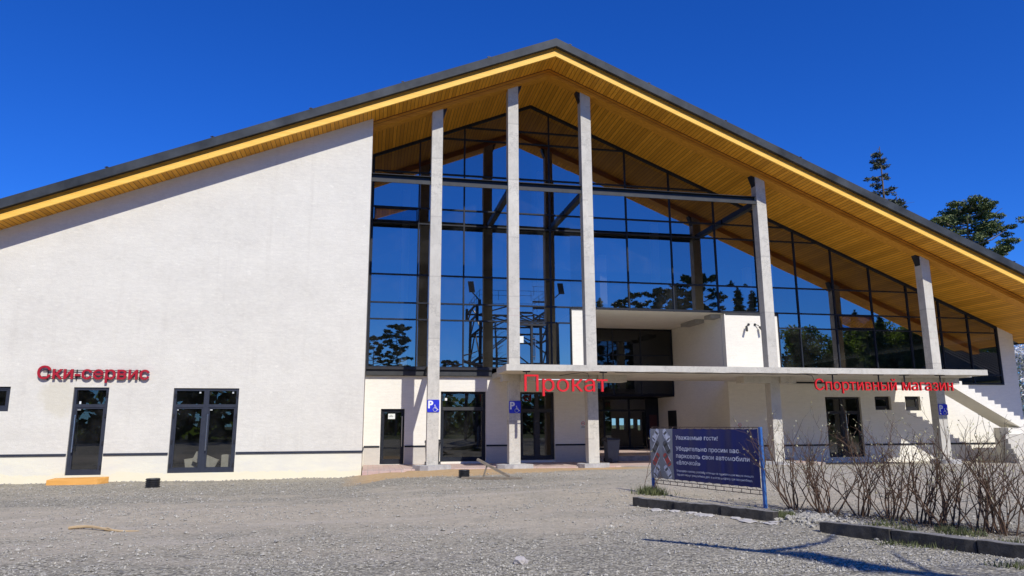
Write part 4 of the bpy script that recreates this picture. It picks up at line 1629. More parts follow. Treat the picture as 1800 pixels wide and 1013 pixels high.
T = thing("wooden_frame", "broken triangular frame of grey weathered planks lying on the gravel", "planks", (3.6, 22.4, 0))
zz = gz(3.6, 22.4)
mb = MB()
mb.bar((2.85, 22.45, zz + 0.045), (4.60, 21.75, zz + 0.045), 0.12, 0.07)
mb.obj("plank", 'old_wood', T)
mb = MB()
mb.bar((3.33, 22.45, zz + 0.60), (4.25, 22.0, zz + 0.09), 0.10, 0.07)
mb.obj("plank", 'old_wood', T)
mb = MB()
mb.bar((3.50, 22.36, zz + 0.055), (3.62, 22.33, zz + 0.42), 0.08, 0.05)
mb.obj("plank", 'old_wood', T)
mb = MB()
mb.bar((3.0, 22.6, zz + 0.035), (3.6, 22.35, zz + 0.04), 0.14, 0.03)
mb.obj("plank", 'old_wood', T)

mb = MB()
zb = gz(-9.4, 26.3) - 0.02
mb.hexa([(-10.12, 26.02, zb), (-8.62, 26.02, zb), (-8.42, 26.48, zb), (-10.05, 26.48, zb),
         (-10.12, 26.02, zb + 0.19), (-8.66, 26.02, zb + 0.20), (-8.42, 26.48, zb + 0.24), (-10.05, 26.48, zb + 0.22)])
tag(mb.obj("doorstep_plank", 'orange_wood', bevel=0.008), "orange wooden block laid as a doorstep below the single door", "plank")

mb = MB()
pts = []
for k in range(10):
    t = k / 9
    x, y = -4.72 + 1.2 * t, 13.2 - 0.55 * t + 0.05 * math.sin(t * 7)
    pts.append((x, y, gz(x, y) + 0.025 + 0.02 * math.sin(t * 5)))
mb.tube(pts, [0.024, 0.027, 0.024, 0.022, 0.02, 0.024, 0.018, 0.016, 0.012, 0.007], 7)
mb.tube([pts[6], (pts[6][0] - 0.12, pts[6][1] + 0.03, pts[6][2] + 0.05)], [0.012, 0.004], 5)
tag(mb.obj("dry_stick", 'stick'), "pale dry stick lying on the gravel in front of the left wall", "stick")


def rock_mesh(mb, c, r, rn, flat=0.7, sub=1):
    bm = bmesh.new()
    bmesh.ops.create_icosphere(bm, subdivisions=sub, radius=1.0)
    base = len(mb.v)
    sx, sy = rn.uniform(0.7, 1.3), rn.uniform(0.7, 1.3)
    an = rn.uniform(0, 6.28)
    for v in bm.verts:
        p = v.co * rn.uniform(0.78, 1.15)
        x, y = p.x * sx, p.y * sy
        x, y = x * math.cos(an) - y * math.sin(an), x * math.sin(an) + y * math.cos(an)
        mb.v.append((c[0] + x * r, c[1] + y * r, c[2] + p.z * r * flat))
    bm.verts.index_update()
    for f in bm.faces:
        mb.f.append(tuple(base + v.index for v in f.verts))
        mb.mi.append(0)
    bm.free()


mb = MB()
rock_mesh(mb, (1.86, 8.92, gz(1.86, 8.92) + 0.03), 0.072, random.Random(2), 0.75, 2)
tag(mb.obj("stone", 'rock'), "pale pinkish stone on the gravel at the lower middle", "stone")

# gravel: thousands of small stones, one object
mb = MB()
gr = random.Random(11)
cnt = 0
DODEC = [(1, 0, 0), (-1, 0, 0), (0, 1, 0), (0, -1, 0), (0, 0, 1), (0, 0, -1)]
OF = [(0, 2, 4), (2, 1, 4), (1, 3, 4), (3, 0, 4), (2, 0, 5), (1, 2, 5), (3, 1, 5), (0, 3, 5)]
while cnt < 30000:
    y = 7.6 + (gr.random() ** 1.7) * 17.5
    x = gr.uniform(-0.58, 1.08) * y
    if y > 23.2 + 0.36 * max(x, 0) and -0.5 < x < 10:
        continue
    n = noise.noise((x * 0.5, y * 0.5, 5.0)) + 0.5 * noise.noise((x * 1.7, y * 1.7, 1.0))
    if n < -0.10 and gr.random() < 0.75:
        continue
    r = gr.uniform(0.007, 0.018) * (1 + (gr.random() ** 8) * 1.6) * (0.8 + y * 0.02)
    base = len(mb.v)
    z = gz(x, y)
    an = gr.uniform(0, 6.28)
    ca, sa = math.cos(an), math.sin(an)
    for d in DODEC:
        px = d[0] * gr.uniform(0.7, 1.4) + gr.uniform(-0.3, 0.3)
        py = d[1] * gr.uniform(0.6, 1.2) + gr.uniform(-0.3, 0.3)
        pz = d[2] * gr.uniform(0.5, 0.9) + gr.uniform(-0.2, 0.2)
        mb.v.append((x + (px * ca - py * sa) * r, y + (px * sa + py * ca) * r, z + r * 0.25 + pz * r))
    for f in OF:
        mb.f.append(tuple(base + q for q in f))
        mb.mi.append(0)
    cnt += 1
# crumbs of plaster and stones swept against the foot of the left wall
for k in range(420):
    x = gr.uniform(-18, -0.3)
    y = 26.93 - abs(gr.gauss(0, 0.16))
    rock_mesh(mb, (x, y, gz(x, y) + 0.01), gr.uniform(0.012, 0.04), gr, 0.7, 0 if False else 1)
# rubble between the two kerbs
for k in range(260):
    x = gr.gauss(7.55, 0.35)
    y = gr.gauss(11.7, 0.5)
    rock_mesh(mb, (x, y, gz(x, y) + 0.02), gr.uniform(0.02, 0.06) * (1.6 if gr.random() < 0.08 else 1), gr, 0.7, 1)
kind(mb.obj("gravel_stones", 'gravel'), 'stuff')
# pale flakes of broken paving in front of the first kerb
mb = MB()
for k in range(26):
    t = gr.random()
    x, y = 5.28 + 1.5 * t - gr.uniform(0.0, 0.22), 14.2 - 2.8 * t - gr.uniform(0.02, 0.18)
    rock_mesh(mb, (x, y, gz(x, y) + 0.012), gr.uniform(0.05, 0.16), gr, 0.16, 1)
kind(mb.obj("paving_rubble", 'flake'), 'stuff')

# ================================================================== KERB STONES
def kerb_run(p0, p1, n, labs, h=0.17):
    p0, p1 = Vector((*p0, 0)), Vector((*p1, 0))
    d = (p1 - p0)
    L = d.length / n
    d.normalize()
    nrm = Vector((-d.y, d.x, 0))
    if nrm.x < 0:
        nrm = -nrm
    kr = random.Random(int(p0.x * 100))
    for k in range(n):
        a, b = p0 + d * (L * k + 0.008), p0 + d * (L * (k + 1) - 0.008)
        z = (gz(a.x, a.y) + gz(b.x, b.y)) / 2
        sh = nrm * kr.uniform(-0.012, 0.012)
        tl = kr.uniform(-0.01, 0.01)
        a, b = a + sh, b + sh * -1
        mb = MB()
        c = [a, b, b + nrm * 0.15, a + nrm * 0.15]
        # long edges cut into short pieces so that they can be chipped
        N = 9
        for s in range(N):
            q0, q1 = a.lerp(b, s / N), a.lerp(b, (s + 1) / N)
        mb.hexa([(q.x, q.y, z - 0.15) for q in c] + [(q.x, q.y, z + h + tl * (1 if i in (0, 3) else -1)) for i, q in enumerate(c)])
        # orientation check: make faces point outwards
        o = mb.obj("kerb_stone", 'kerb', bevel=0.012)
        bmx = bmesh.new()
        bmx.from_mesh(o.data)
        bmesh.ops.recalc_face_normals(bmx, faces=bmx.faces)
        bmesh.ops.subdivide_edges(bmx, edges=[e for e in bmx.edges if e.calc_length() > 0.5], cuts=7, use_grid_fill=True)
        for v in bmx.verts:
            v.co += Vector((kr.uniform(-1, 1), kr.uniform(-1, 1), kr.uniform(-1, 1))) * 0.010
        bmx.to_mesh(o.data)
        bmx.free()
        tag(o, labs[k], "kerb", "concrete kerb stones beside the banner and shrubs")


kerb_run((5.33, 14.30), (6.80, 11.50), 3, ["kerb stone under the left post of the blue banner", "middle kerb stone below the blue banner", "kerb stone ending in rubble below the banner's right post"])
kerb_run((6.83, 10.28), (8.95, 5.1), 5, ["kerb stone at the rubble gap, first of the run before the shrubs", "second kerb stone from the rubble gap, before the shrubs",
                                         "third kerb stone from the rubble gap, before the shrubs", "fourth kerb stone from the rubble gap, at the picture's right edge",
                                         "last kerb stone of the run, beyond the picture's right edge"])

# ================================================================== BANNER
BA, BBp = Vector((6.75, 16.66, 0)), Vector((7.76, 13.39, 0))
bd = (BBp - BA)
BL = bd.length
bd.normalize()
bn = Vector((bd.y, -bd.x, 0))          # towards the camera side
if bn.x > 0:
    bn = -bn
zA, zB = 0.37, 1.535
T = thing("banner_stand", "navy parking banner with herringbone cars, laced to a blue steel frame", "banner", (BA.x, BA.y, 0))


def wrk(u, v):
    """Wrinkles of the hanging vinyl, in metres."""
    s = 0.0
    for (k, ph, a) in ((5.3, 0.3, 0.008), (11.7, 1.9, 0.006), (22.1, 0.7, 0.0025)):
        s += a * math.sin(k * u * 3.3 + ph + 1.4 * (1 - v) * math.sin(2.1 * k * u)) * (0.35 + 0.65 * min(1, u * 2.2))
    s += 0.022 * (4 * v * (1 - v)) * (0.4 + 0.6 * math.sin(3.1 * u + 0.4)) 
    return s


def bp(u, v, lift=0.0):
    # u along the banner 0..1, v up 0..1; scalloped lower hem between ties
    sag = 0.012 * abs(math.sin(u * math.pi * 13)) * (1 - v)
    p = BA + bd * (0.02 + u * (BL - 0.06)) + bn * (0.045 + wrk(u, v) + lift)
    return Vector((p.x, p.y, zA + sag + (zB - zA) * v - 0.02 * v * abs(math.sin(u * math.pi * 13)) * 0.5))


def banner_sheet(u0, u1, nu, nv, name, mat):
    mb = MB()
    for i in range(nu):
        for j in range(nv):
            a, b = u0 + (u1 - u0) * i / nu, u0 + (u1 - u0) * (i + 1) / nu
            c, d = j / nv, (j + 1) / nv
            mb.quad(bp(a, c), bp(b, c), bp(b, d), bp(a, d))
    o = mb.obj(name, mat, T)
    bmx = bmesh.new()
    bmx.from_mesh(o.data)
    bmesh.ops.remove_doubles(bmx, verts=bmx.verts, dist=1e-5)
    for f in bmx.faces:
        f.smooth = True
    bmx.to_mesh(o.data)
    bmx.free()
    return o


sheet = banner_sheet(0.235, 1.0, 150, 24, "banner_sheet", 'banner_blue')
pict = banner_sheet(0.0, 0.235, 40, 24, "picture_panel", 'banner_grey')
WB, HB = BL - 0.06, zB - zA


def banner_text(body, u, v, capv, wid, bold=0.012):
    full = bbox(text_mesh(body, 0, bold, 2))
    cm = bbox(text_mesh("П", 0, bold))
    s = capv * HB / (cm[3] - cm[2])
    sx = wid * WB / (full[1] - full[0])
    done = ""
    for word in body.split(" "):
        tm = text_mesh(word, 0, bold, 2)
        bb = bbox(tm)
        dx = bbox(text_mesh(done + word, 0, bold, 2))[1] - bb[1]
        done += word + " "
        bmx = bmesh.new()
        bmx.from_mesh(tm)
        bmesh.ops.subdivide_edges(bmx, edges=[e for e in bmx.edges if e.calc_length() * s > 0.03], cuts=2)
        for vtx in bmx.verts:
            uu_ = u + (vtx.co.x + dx - full[0]) * sx / WB
            vv_ = v + vtx.co.y * s / HB
            vtx.co = bp(uu_, vv_, 0.004) - WLOC[T.name]
        me = bpy.data.meshes.new("lettering")
        bmx.to_mesh(me)
        bmx.free()
        me.materials.append(M['banner_white'])
        o = bpy.data.objects.new("lettering", me)
        COL.objects.link(o)
        o.parent = sheet


banner_text("Уважаемые гости!", 0.272, 0.790, 0.085, 0.40)
banner_text("Убедительно просим вас", 0.272, 0.575, 0.085, 0.575)
banner_text("парковать свои автомобили", 0.272, 0.435, 0.085, 0.655)
banner_text("«ёлочкой»", 0.272, 0.308, 0.085, 0.235)
banner_text("Благодаря такому способу стоянки на парковочном месте вместо", 0.270, 0.165, 0.040, 0.68)
banner_text("одного могут уместиться два, а иногда и сразу три автомобиля.", 0.270, 0.090, 0.040, 0.67)


def bpoly(mb, pts, lift):
    mb.poly([bp(a, b, lift) for a, b in pts])


def top_car(cu, cv, ang, mat):
    """A parked car seen from above, printed on the banner."""
    L_, W2 = 0.165, 0.070       # half sizes, metres on the banner
    ca, sa = math.cos(ang), math.sin(ang)

    def tr(x, y):
        return (cu + (x * ca - y * sa) / WB, cv + (x * sa + y * ca) / HB)
    mb = MB()
    ring = []
    for k in range(28):
        t = 2 * math.pi * k / 28
        c, s = math.cos(t), math.sin(t)
        ring.append(tr(L_ * math.copysign(abs(c) ** 0.45, c), W2 * math.copysign(abs(s) ** 0.5, s)))
    if mat:
        bpoly(mb, ring, 0.005)
    o = mb.obj("car_print", mat, pict)
    mb = MB()
    for (xa, xb, wa, wb) in ((0.04, 0.095, 0.055, 0.064), (-0.125, -0.09, 0.062, 0.052)):
        bpoly(mb, [tr(xa, -wa), tr(xb, -wb), tr(xb, wb), tr(xa, wa)], 0.0065)
    for s in (-1, 1):
        bpoly(mb, [tr(-0.06, s * 0.058), tr(0.03, s * 0.058), tr(0.025, s * 0.05), tr(-0.055, s * 0.05)], 0.0065)
    mb.obj("car_glass_print", 'car_dark' if mat != 'car_dark' else 'black', pict)


mb = MB()
for k in range(5):
    v0 = 0.03 + 0.24 * k
    for sgn, uc in ((1, 0.062), (-1, 0.175)):
        ang = R(55) if sgn > 0 else R(125)
        ca, sa = math.cos(ang), math.sin(ang)
        def tr2(x, y):
            return (max(0.002, min(0.233, uc + (x * ca - y * sa) / WB)), max(0.01, min(0.99, v0 + (x * sa + y * ca) / HB)))
        bpoly(mb, [tr2(-0.21, -0.009), tr2(0.21, -0.009), tr2(0.21, 0.009), tr2(-0.21, 0.009)], 0.004)
mb.obj("bay_lines", 'banner_white', pict)
cols_ = ['car_silver', 'car_red', 'car_dark', 'car_silver']
for k in range(4):
    v0 = 0.145 + 0.24 * k
    top_car(0.060, v0, R(55), cols_[k])
    top_car(0.177, v0, R(125), cols_[k])

# frame: two posts, rebar top and bottom rails, laces
for p, h in ((BA, 1.50), (BBp, 1.57)):
    mb = MB()
    mb.obox((p.x, p.y, h / 2 - 0.1), bd * 0.03, bn * 0.03, Vector((0, 0, h / 2 + 0.1)))
    mb.obj("post", 'blue_post', T, bevel=0.005)
mb = MB()
for z in (1.565, 0.325, 0.245):
    mb.tube([BA + Vector((0, 0, z)), BBp + Vector((0, 0, z))], [0.008, 0.008], 6)
for k in range(14):
    p = BA.lerp(BBp, (k + 0.5) / 14)
    mb.tube([p + Vector((0, 0, 0.245)), p + Vector((0, 0, 0.325))], [0.007, 0.007], 5)
mb.obj("rail", 'rust', T)
mb = MB()
for k in range(14):
    p = BA.lerp(BBp, (k + 0.3) / 14)
    mb.tube([p + bn * 0.05 + Vector((0, 0, zB - 0.01)), p + Vector((0, 0, 1.575))], [0.005, 0.005], 5)
    mb.tube([p + bn * 0.05 + Vector((0, 0, zA + 0.02)), p + Vector((0, 0, 0.32))], [0.005, 0.005], 5)
mb.obj("lace", 'rust', T)


# ================================================================== SHRUBS
def shrub_mesh(seed, height, nst, spread):
    rn = random.Random(seed)
    br, bu = MB(), MB()

    def bud(p, d):
        s = rn.uniform(0.010, 0.022)
        for _ in range(rn.choice((1, 2, 2))):
            a = (d + Vector((rn.uniform(-.8, .8), rn.uniform(-.8, .8), rn.uniform(-.2, .9)))).normalized()
            b = a.orthogonal().normalized()
            b = b * math.cos(rn.uniform(0, 3)) + a.cross(b) * math.sin(rn.uniform(0, 3))
            bu.poly([p, p + a * s + b * s * 0.45, p + a * s * 2.2, p + a * s - b * s * 0.45])

    def grow(p, d, L, r, depth):
        n = max(3, int(L / 0.11))
        pts, rads = [p], [r]
        q = p.copy()
        dd = d.copy()
        kids = []
        for k in range(n):
            dd = (dd + Vector((rn.gauss(0, .15), rn.gauss(0, .15), rn.gauss(0.05, .10)))).normalized()
            q = q + dd * (L / n)
            pts.append(q.copy())
            rads.append(r * (1 - 0.75 * (k + 1) / n) + 0.0011)
            if depth < 3 and k >= (1 if depth else 2) and rn.random() < (0.46, 0.50, 0.30)[depth]:
                kids.append((q.copy(), dd.copy(), k / n, rads[-1]))
        br.tube(pts, rads, 5 if depth == 0 else (4 if depth == 1 else 3), cap=False)
        if depth >= 1 and rn.random() < 0.6:
            bud(q, dd)
            if depth >= 2 and rn.random() < 0.25:
                bud(pts[-2], dd)
        for (kp, kd, t, kr) in kids:
            side = kd.orthogonal().normalized()
            side.rotate(Matrix.Rotation(rn.uniform(0, 6.28), 3, kd))
            nd = (kd * 0.75 + side * rn.uniform(0.45, 0.85) + Vector((0, 0, 0.15))).normalized()
            grow(kp, nd, L * rn.uniform(0.28, 0.52) * (1.1 - 0.35 * t), kr * 0.68, depth + 1)
    for k in range(nst):
        an = rn.uniform(0, 6.28)
        tilt = rn.uniform(0.05, spread)
        d = Vector((math.cos(an) * tilt, math.sin(an) * tilt, 1)).normalized()
        p = Vector((math.cos(an) * rn.uniform(0.02, 0.16), math.sin(an) * rn.uniform(0.02, 0.16), -0.05))
        grow(p, d, height * rn.uniform(0.72, 1.08), rn.uniform(0.007, 0.017), 0)
    return br, bu


def shrub(x, y, seed, height, nst, spread, lab):
    br, bu = shrub_mesh(seed, height, nst, spread)
    T = thing("bare_shrub", lab, "shrub", (0, 0, 0), "bare shrubs behind the kerb")
    br.obj("branches", 'twig', T)
    kind(bu.obj("buds", 'bud', T), 'stuff')
    T.location = (x, y, gz(x, y))
    return T


SHR = [(8.12, 12.95, 1.55, 9, .50, "leftmost bare shrub, right behind the banner's blue post"),
       (8.40, 12.45, 1.50, 10, .45, "thin bare shrub second from the banner post, in front of the column"),
       (8.62, 11.75, 1.45, 9, .55, "bushy bare shrub in front of the dark shop door"),
       (8.80, 11.15, 1.42, 9, .5, "dense bare shrub just right of the dark shop door"),
       (8.93, 10.70, 1.30, 8, .55, "low bare shrub in front of the two small windows"),
       (9.05, 10.15, 1.58, 11, .55, "large dark bare shrub in front of the column with the parking sign"),
       (9.22, 9.75, 1.40, 8, .6, "bare shrub in front of the stair shadow"),
       (9.40, 9.42, 1.45, 8, .5, "bare shrub in front of the stair landing"),
       (8.30, 12.15, 1.25, 7, .6, "low spreading shrub at the rubble gap, left of the shop door"),
       (8.98, 11.45, 1.30, 7, .6, "slender bare shrub behind the dense ones, right of the shop door"),
       (9.10, 10.45, 1.35, 8, .6, "bare shrub between the small windows and the last column"),
       (9.50, 9.75, 1.55, 7, .5, "tall bare shrub in front of the staircase"),
       (9.72, 9.20, 1.50, 8, .5, "rightmost bare shrub, cut by the picture's edge")]
for i, (x, y, h, n, sp, lab) in enumerate(SHR):
    shrub(x, y, 40 + i, h, n, sp + 0.18, lab)
shrub(6.62, 16.55, 77, 1.05, 4, 0.22, "small bare shrub with few twigs at the banner's left post")

# dead leaves and twig litter under the shrubs, one mass
mb = MB()
lr = random.Random(33)
for _ in range(2600):
    sx_, sy_ = lr.choice(SHR)[:2]
    x, y = lr.gauss(sx_, 0.28), lr.gauss(sy_, 0.28)
    z = gz(x, y) + lr.uniform(0.004, 0.02)
    a = lr.uniform(0, 6.28)
    L, w = lr.uniform(0.012, 0.035), lr.uniform(0.006, 0.014)
    dx, dy = math.cos(a), math.sin(a)
    mb.poly([(x - dx * L, y - dy * L, z), (x + dy * w, y - dx * w, z + 0.008), (x + dx * L, y + dy * L, z + lr.uniform(-0.004, 0.012)), (x - dy * w, y + dx * w, z + 0.008)])
kind(mb.obj("leaf_litter", 'litter'), 'stuff')

# ================================================================== GRASS
mb = MB()
gg = random.Random(21)


def blade(x, y, h):
    z = gz(x, y)
    an = gg.uniform(0, 6.28)
    w = gg.uniform(0.006, 0.013)
    dx, dy = math.cos(an) * w, math.sin(an) * w
    lx, ly = gg.gauss(0, 0.35) * h, gg.gauss(0, 0.35) * h
    mb.poly([(x - dx, y - dy, z - 0.01), (x + dx, y + dy, z - 0.01), (x + lx, y + ly, z + h)])


k0, k1 = Vector((5.33, 14.30)), Vector((6.80, 11.50))
for _ in range(9000):
    t = gg.random()
    off = gg.uniform(0.16, 0.75)
    p = k0.lerp(k1, t) + Vector((0.885, 0.465)) * off
    if noise.noise((p.x * 1.6, p.y * 1.6, 2)) < -0.18:
        continue
    blade(p.x, p.y, gg.uniform(0.05, 0.14))
for _ in range(900):
    blade(gg.gauss(6.68, 0.16), gg.gauss(16.6, 0.2), gg.uniform(0.06, 0.24))
k0, k1 = Vector((6.83, 10.28)), Vector((8.95, 5.1))
for _ in range(7000):
    t = gg.random()
    off = gg.uniform(0.16, 1.7)
    p = k0.lerp(k1, t) + Vector((0.925, 0.379)) * off
    if noise.noise((p.x * 1.5, p.y * 1.5, 7)) < -0.02:
        continue
    blade(p.x, p.y, gg.uniform(0.04, 0.15))
for _ in range(2600):
    t = gg.random() * 0.8 + 0.2
    off = gg.uniform(-0.75, -0.02)
    p = k0.lerp(k1, t) + Vector((0.925, 0.379)) * off
    if noise.noise((p.x * 1.2, p.y * 1.2, 17)) < 0.12 - (t - 0.4) * 0.5:
        continue
    blade(p.x, p.y, gg.uniform(0.03, 0.10))
kind(mb.obj("grass", 'grass'), 'stuff')


# ================================================================== TREES
def leaf_quads(mb, c, rad, n, size, rn, flat=1.0, elong=1.6):
    for _ in range(n):
        while True:
            p = Vector((rn.uniform(-1, 1), rn.uniform(-1, 1), rn.uniform(-1, 1)))
            if p.length < 1:
                break
        p = Vector((p.x * rad, p.y * rad, p.z * rad * flat)) + Vector(c)
        a = Vector((rn.gauss(0, 1), rn.gauss(0, 1), rn.gauss(0, .6))).normalized()
        b = a.orthogonal().normalized()
        b.rotate(Matrix.Rotation(rn.uniform(0, 6.28), 3, a))
        s = size * rn.uniform(0.6, 1.3)
        mb.poly([p - a * s * elong / 2, p + b * s * 0.35, p + a * s * elong / 2, p - b * s * 0.35])


def pine_mesh(seed, h, cw, cfrac=0.45, dens=1.0, size=0.34):
    rn = random.Random(seed)
    tr, cr = MB(), MB()
    pts = [(0, 0, -0.3)]
    x = y = 0
    for k in range(1, 9):
        x += rn.gauss(0, 0.08)
        y += rn.gauss(0, 0.08)
        pts.append((x, y, h * 0.97 * k / 8))
    r0 = h * 0.014
    tr.tube(pts, [r0 * (1 - 0.85 * k / 8) for k in range(9)], 8)
    n = int(26 * dens)
    for k in range(n):
        t = 1 - cfrac + cfrac * (k + 0.5) / n
        z = h * t
        rr2 = cw * math.sin(min(1, (1 - t) / cfrac * 1.25 + 0.22) * math.pi * 0.62) * rn.uniform(0.55, 1.05)
        an = k * 2.4 + rn.uniform(-.5, .5)
        i = min(7, int(t / 0.97 * 8))
        base = Vector(pts[i]).lerp(Vector(pts[i + 1]), min(1, t / 0.97 * 8 - i))
        tip = base + Vector((math.cos(an) * rr2, math.sin(an) * rr2, rr2 * rn.uniform(0.1, 0.45)))
        mid = base.lerp(tip, 0.5) + Vector((0, 0, -0.1 * rr2))
        tr.tube([base, mid, tip], [r0 * 0.35 * (1.2 - t * 0.6), r0 * 0.22, 0.02], 5, cap=False)
        for q in range(rn.choice((3, 4, 5))):
            c = mid.lerp(tip, rn.uniform(0.1, 1.1)) + Vector((rn.gauss(0, .35), rn.gauss(0, .35), rn.uniform(0, .4))) * cw * 0.28
            leaf_quads(cr, c, cw * rn.uniform(0.11, 0.20), int(50 * dens), size, rn, 0.5, 2.0)
    leaf_quads(cr, (x, y, h * 0.97), cw * 0.25, int(60 * dens), size, rn, 0.8)
    return tr, cr


def spruce_mesh(seed, h, cw, sparse=1.0, size=0.30, start=0.12, nq=9):
    rn = random.Random(seed)
    tr, cr = MB(), MB()
    tr.tube([(0, 0, -0.3), (rn.gauss(0, .1), 0, h * 0.5), (rn.gauss(0, .15), rn.gauss(0, .15), h)], [h * 0.013, h * 0.008, 0.03], 8)
    z = h * start
    while z < h * 0.985:
        t = z / h
        L = cw * ((1 - t) ** 0.75) * rn.uniform(0.75, 1.15) + 0.15
        n = rn.choice((4, 5, 6))
        a0 = rn.uniform(0, 6.28)
        for k in range(n):
            if rn.random() > sparse:
                continue
            an = a0 + 6.28 * k / n + rn.uniform(-.3, .3)
            l2 = L * rn.uniform(0.6, 1.15)
            d = Vector((math.cos(an), math.sin(an), 0))
            p0 = Vector((0, 0, z))
            p1 = p0 + d * l2 * 0.5 + Vector((0, 0, -0.10 * l2))
            p2 = p0 + d * l2 + Vector((0, 0, -0.12 * l2 + 0.05))
            tr.tube([p0, p1, p2], [0.03 + 0.02 * (1 - t), 0.02, 0.008], 4, cap=False)
            for q in range(max(2, int(l2 / 0.28))):
                c = p0.lerp(p1, rn.uniform(0.4, 1)) if rn.random() < 0.4 else p1.lerp(p2, rn.random())
                leaf_quads(cr, c + Vector((0, 0, -0.12)), 0.26 + 0.08 * (1 - t), nq, size, rn, 0.75, 2.4)
        z += h * 0.022 * rn.uniform(0.8, 1.3)
    leaf_quads(cr, (0, 0, h * 0.98), 0.25, 16, size * 0.8, rn, 1.6)
    return tr, cr


def broad_mesh(seed, h, cw, size=0.34, dens=1.0, low=0.25):
    rn = random.Random(seed)
    tr, cr = MB(), MB()
    tr.tube([(0, 0, -0.3), (rn.gauss(0, .2), rn.gauss(0, .2), h * 0.35), (rn.gauss(0, .3), rn.gauss(0, .3), h * 0.8)], [h * 0.017, h * 0.011, 0.03], 8)
    for k in range(int(34 * dens)):
        t = low + (0.97 - low) * rn.random()
        prof = math.sin(min(1, (1 - t) / (1 - low) * 0.9 + 0.12) * math.pi) ** 0.6
        an = rn.uniform(0, 6.28)
        rr2 = cw * prof * rn.uniform(0.25, 1.0)
        base = Vector((0, 0, h * max(low * 0.7, t - 0.2)))
        tip = Vector((math.cos(an) * rr2, math.sin(an) * rr2, h * t))
        tr.tube([base, base.lerp(tip, 0.5) + Vector((0, 0, 0.1 * rr2)), tip], [h * 0.005, h * 0.003, 0.01], 4, cap=False)
        for q in range(3):
            c = base.lerp(tip, rn.uniform(0.6, 1.1)) + Vector((rn.gauss(0, .5), rn.gauss(0, .5), rn.gauss(0, .5)))
            leaf_quads(cr, c, cw * rn.uniform(0.2, 0.34), int(58 * dens), size, rn, 0.8, 1.3)
    return tr, cr


def tree(name, lab, cat, meshes, loc, bark, leaf, group=None):
    T = thing(name, lab, cat, (0, 0, 0), group)
    meshes[0].obj("trunk", bark, T)
    if len(meshes[1].f):
        meshes[1].obj("crown", leaf, T)
    T.location = loc
    return T


# seen above and beside the roof
tree("spruce_tree", "thin ragged spruce top rising above the right roof slope", "tree", spruce_mesh(3, 27.0, 7.0, 0.75, 0.14, 0.5, 22), (45.8, 55, 0), 'bark', 'spruce')
tree("spruce_tree", "low dark spruce tip just clearing the roof right of the ragged spruce", "tree", spruce_mesh(9, 22.6, 3.6, 0.9, 0.16, 0.3, 22), (47.9, 55.5, 0), 'bark', 'spruce')
tree("pine_tree", "broad crowned pine standing behind the right end of the roof", "tree", pine_mesh(14, 23.7, 4.0, 0.40, 2.3, 0.17), (59.8, 60, 0), 'pine_bark', 'needle')
bt = tree("blossoming_tree", "tree full of white blossom behind the building's right corner", "tree", broad_mesh(31, 6.4, 2.8, 0.13, 1.8, 0.12), (40.6, 36.5, 0), 'bark', 'blossom')
tm = MB()
leaf_quads(tm, (40.6, 36.5, 3.4), 2.8, 2600, 0.11, random.Random(8), 1.0)
tm.obj("leaves", 'leaf_dark', None)
lv = bpy.data.objects["leaves"]
lv.data.transform(Matrix.Translation((-40.6, -36.5, 0)))
lv.parent = bt

# behind the viewer, mirrored in the glazing
G = "forest trees mirrored in the glazing"
back = []
defs = [("pine", 16.0, (4.0, -50), "pine mirrored in the glass beside the left wall, large one"),
        ("pine", 14.2, (0.8, -51), "smaller pine mirrored in the glass close to the left wall"),
        ("pine", 12.5, (-1.6, -47), "pine mirrored at the very edge of the left wall"),
        ("pine", 12.0, (10.9, -44), "pine mirrored in the glass right of the first column"),
        ("spruce", 22.0, (36.0, -48), "small spruce tip mirrored left of the third column"),
        ("pine", 22.3, (42.0, -48), "round topped pine mirrored above the portal, left one"),
        ("pine", 22.8, (46.5, -46), "wide pine mirrored above the middle of the portal"),
        ("spruce", 25.6, (50.2, -48), "pointed spruce mirrored above the portal"),
        ("pine", 27.2, (54.2, -49), "tallest pine mirrored above the portal's right end"),
        ("spruce", 25.0, (60.0, -47), "spruce mirrored right of the dark reflected column"),
        ("spruce", 25.6, (65.5, -52), "narrow spruce mirrored above the security cameras"),
        ("broad", 16.0, (66.5, -38), "fresh green tree mirrored right of the fourth column"),
        ("spruce", 17.8, (71.0, -36), "dark spruce mirrored among the green trees"),
        ("broad", 17.5, (76.0, -38), "tall green tree mirrored in the right glazing"),
        ("broad", 16.0, (81.0, -34), "green tree mirrored left of the fifth column"),
        ("broad", 17.0, (86.5, -36), "green tree mirrored behind the tiled house"),
        ("spruce", 20.0, (78.5, -42), "spruce towering over the mirrored green trees"),
        ("spruce", 23.4, (48.6, -52), "small spruce squeezed between the mirrored pines above the portal"),
        ("spruce", 17.5, (73.5, -30), "spruce mirrored low in front of the green trees"),
        ("broad", 14.5, (70.5, -33), "small green tree mirrored right of the fourth column"),
        ("broad", 14.5, (80.5, -16), "green tree mirrored above the tiled roof at the far right"),
        ("broad", 16.5, (79.5, -30), "bright green tree mirrored beside the open vent")]
proto = {}
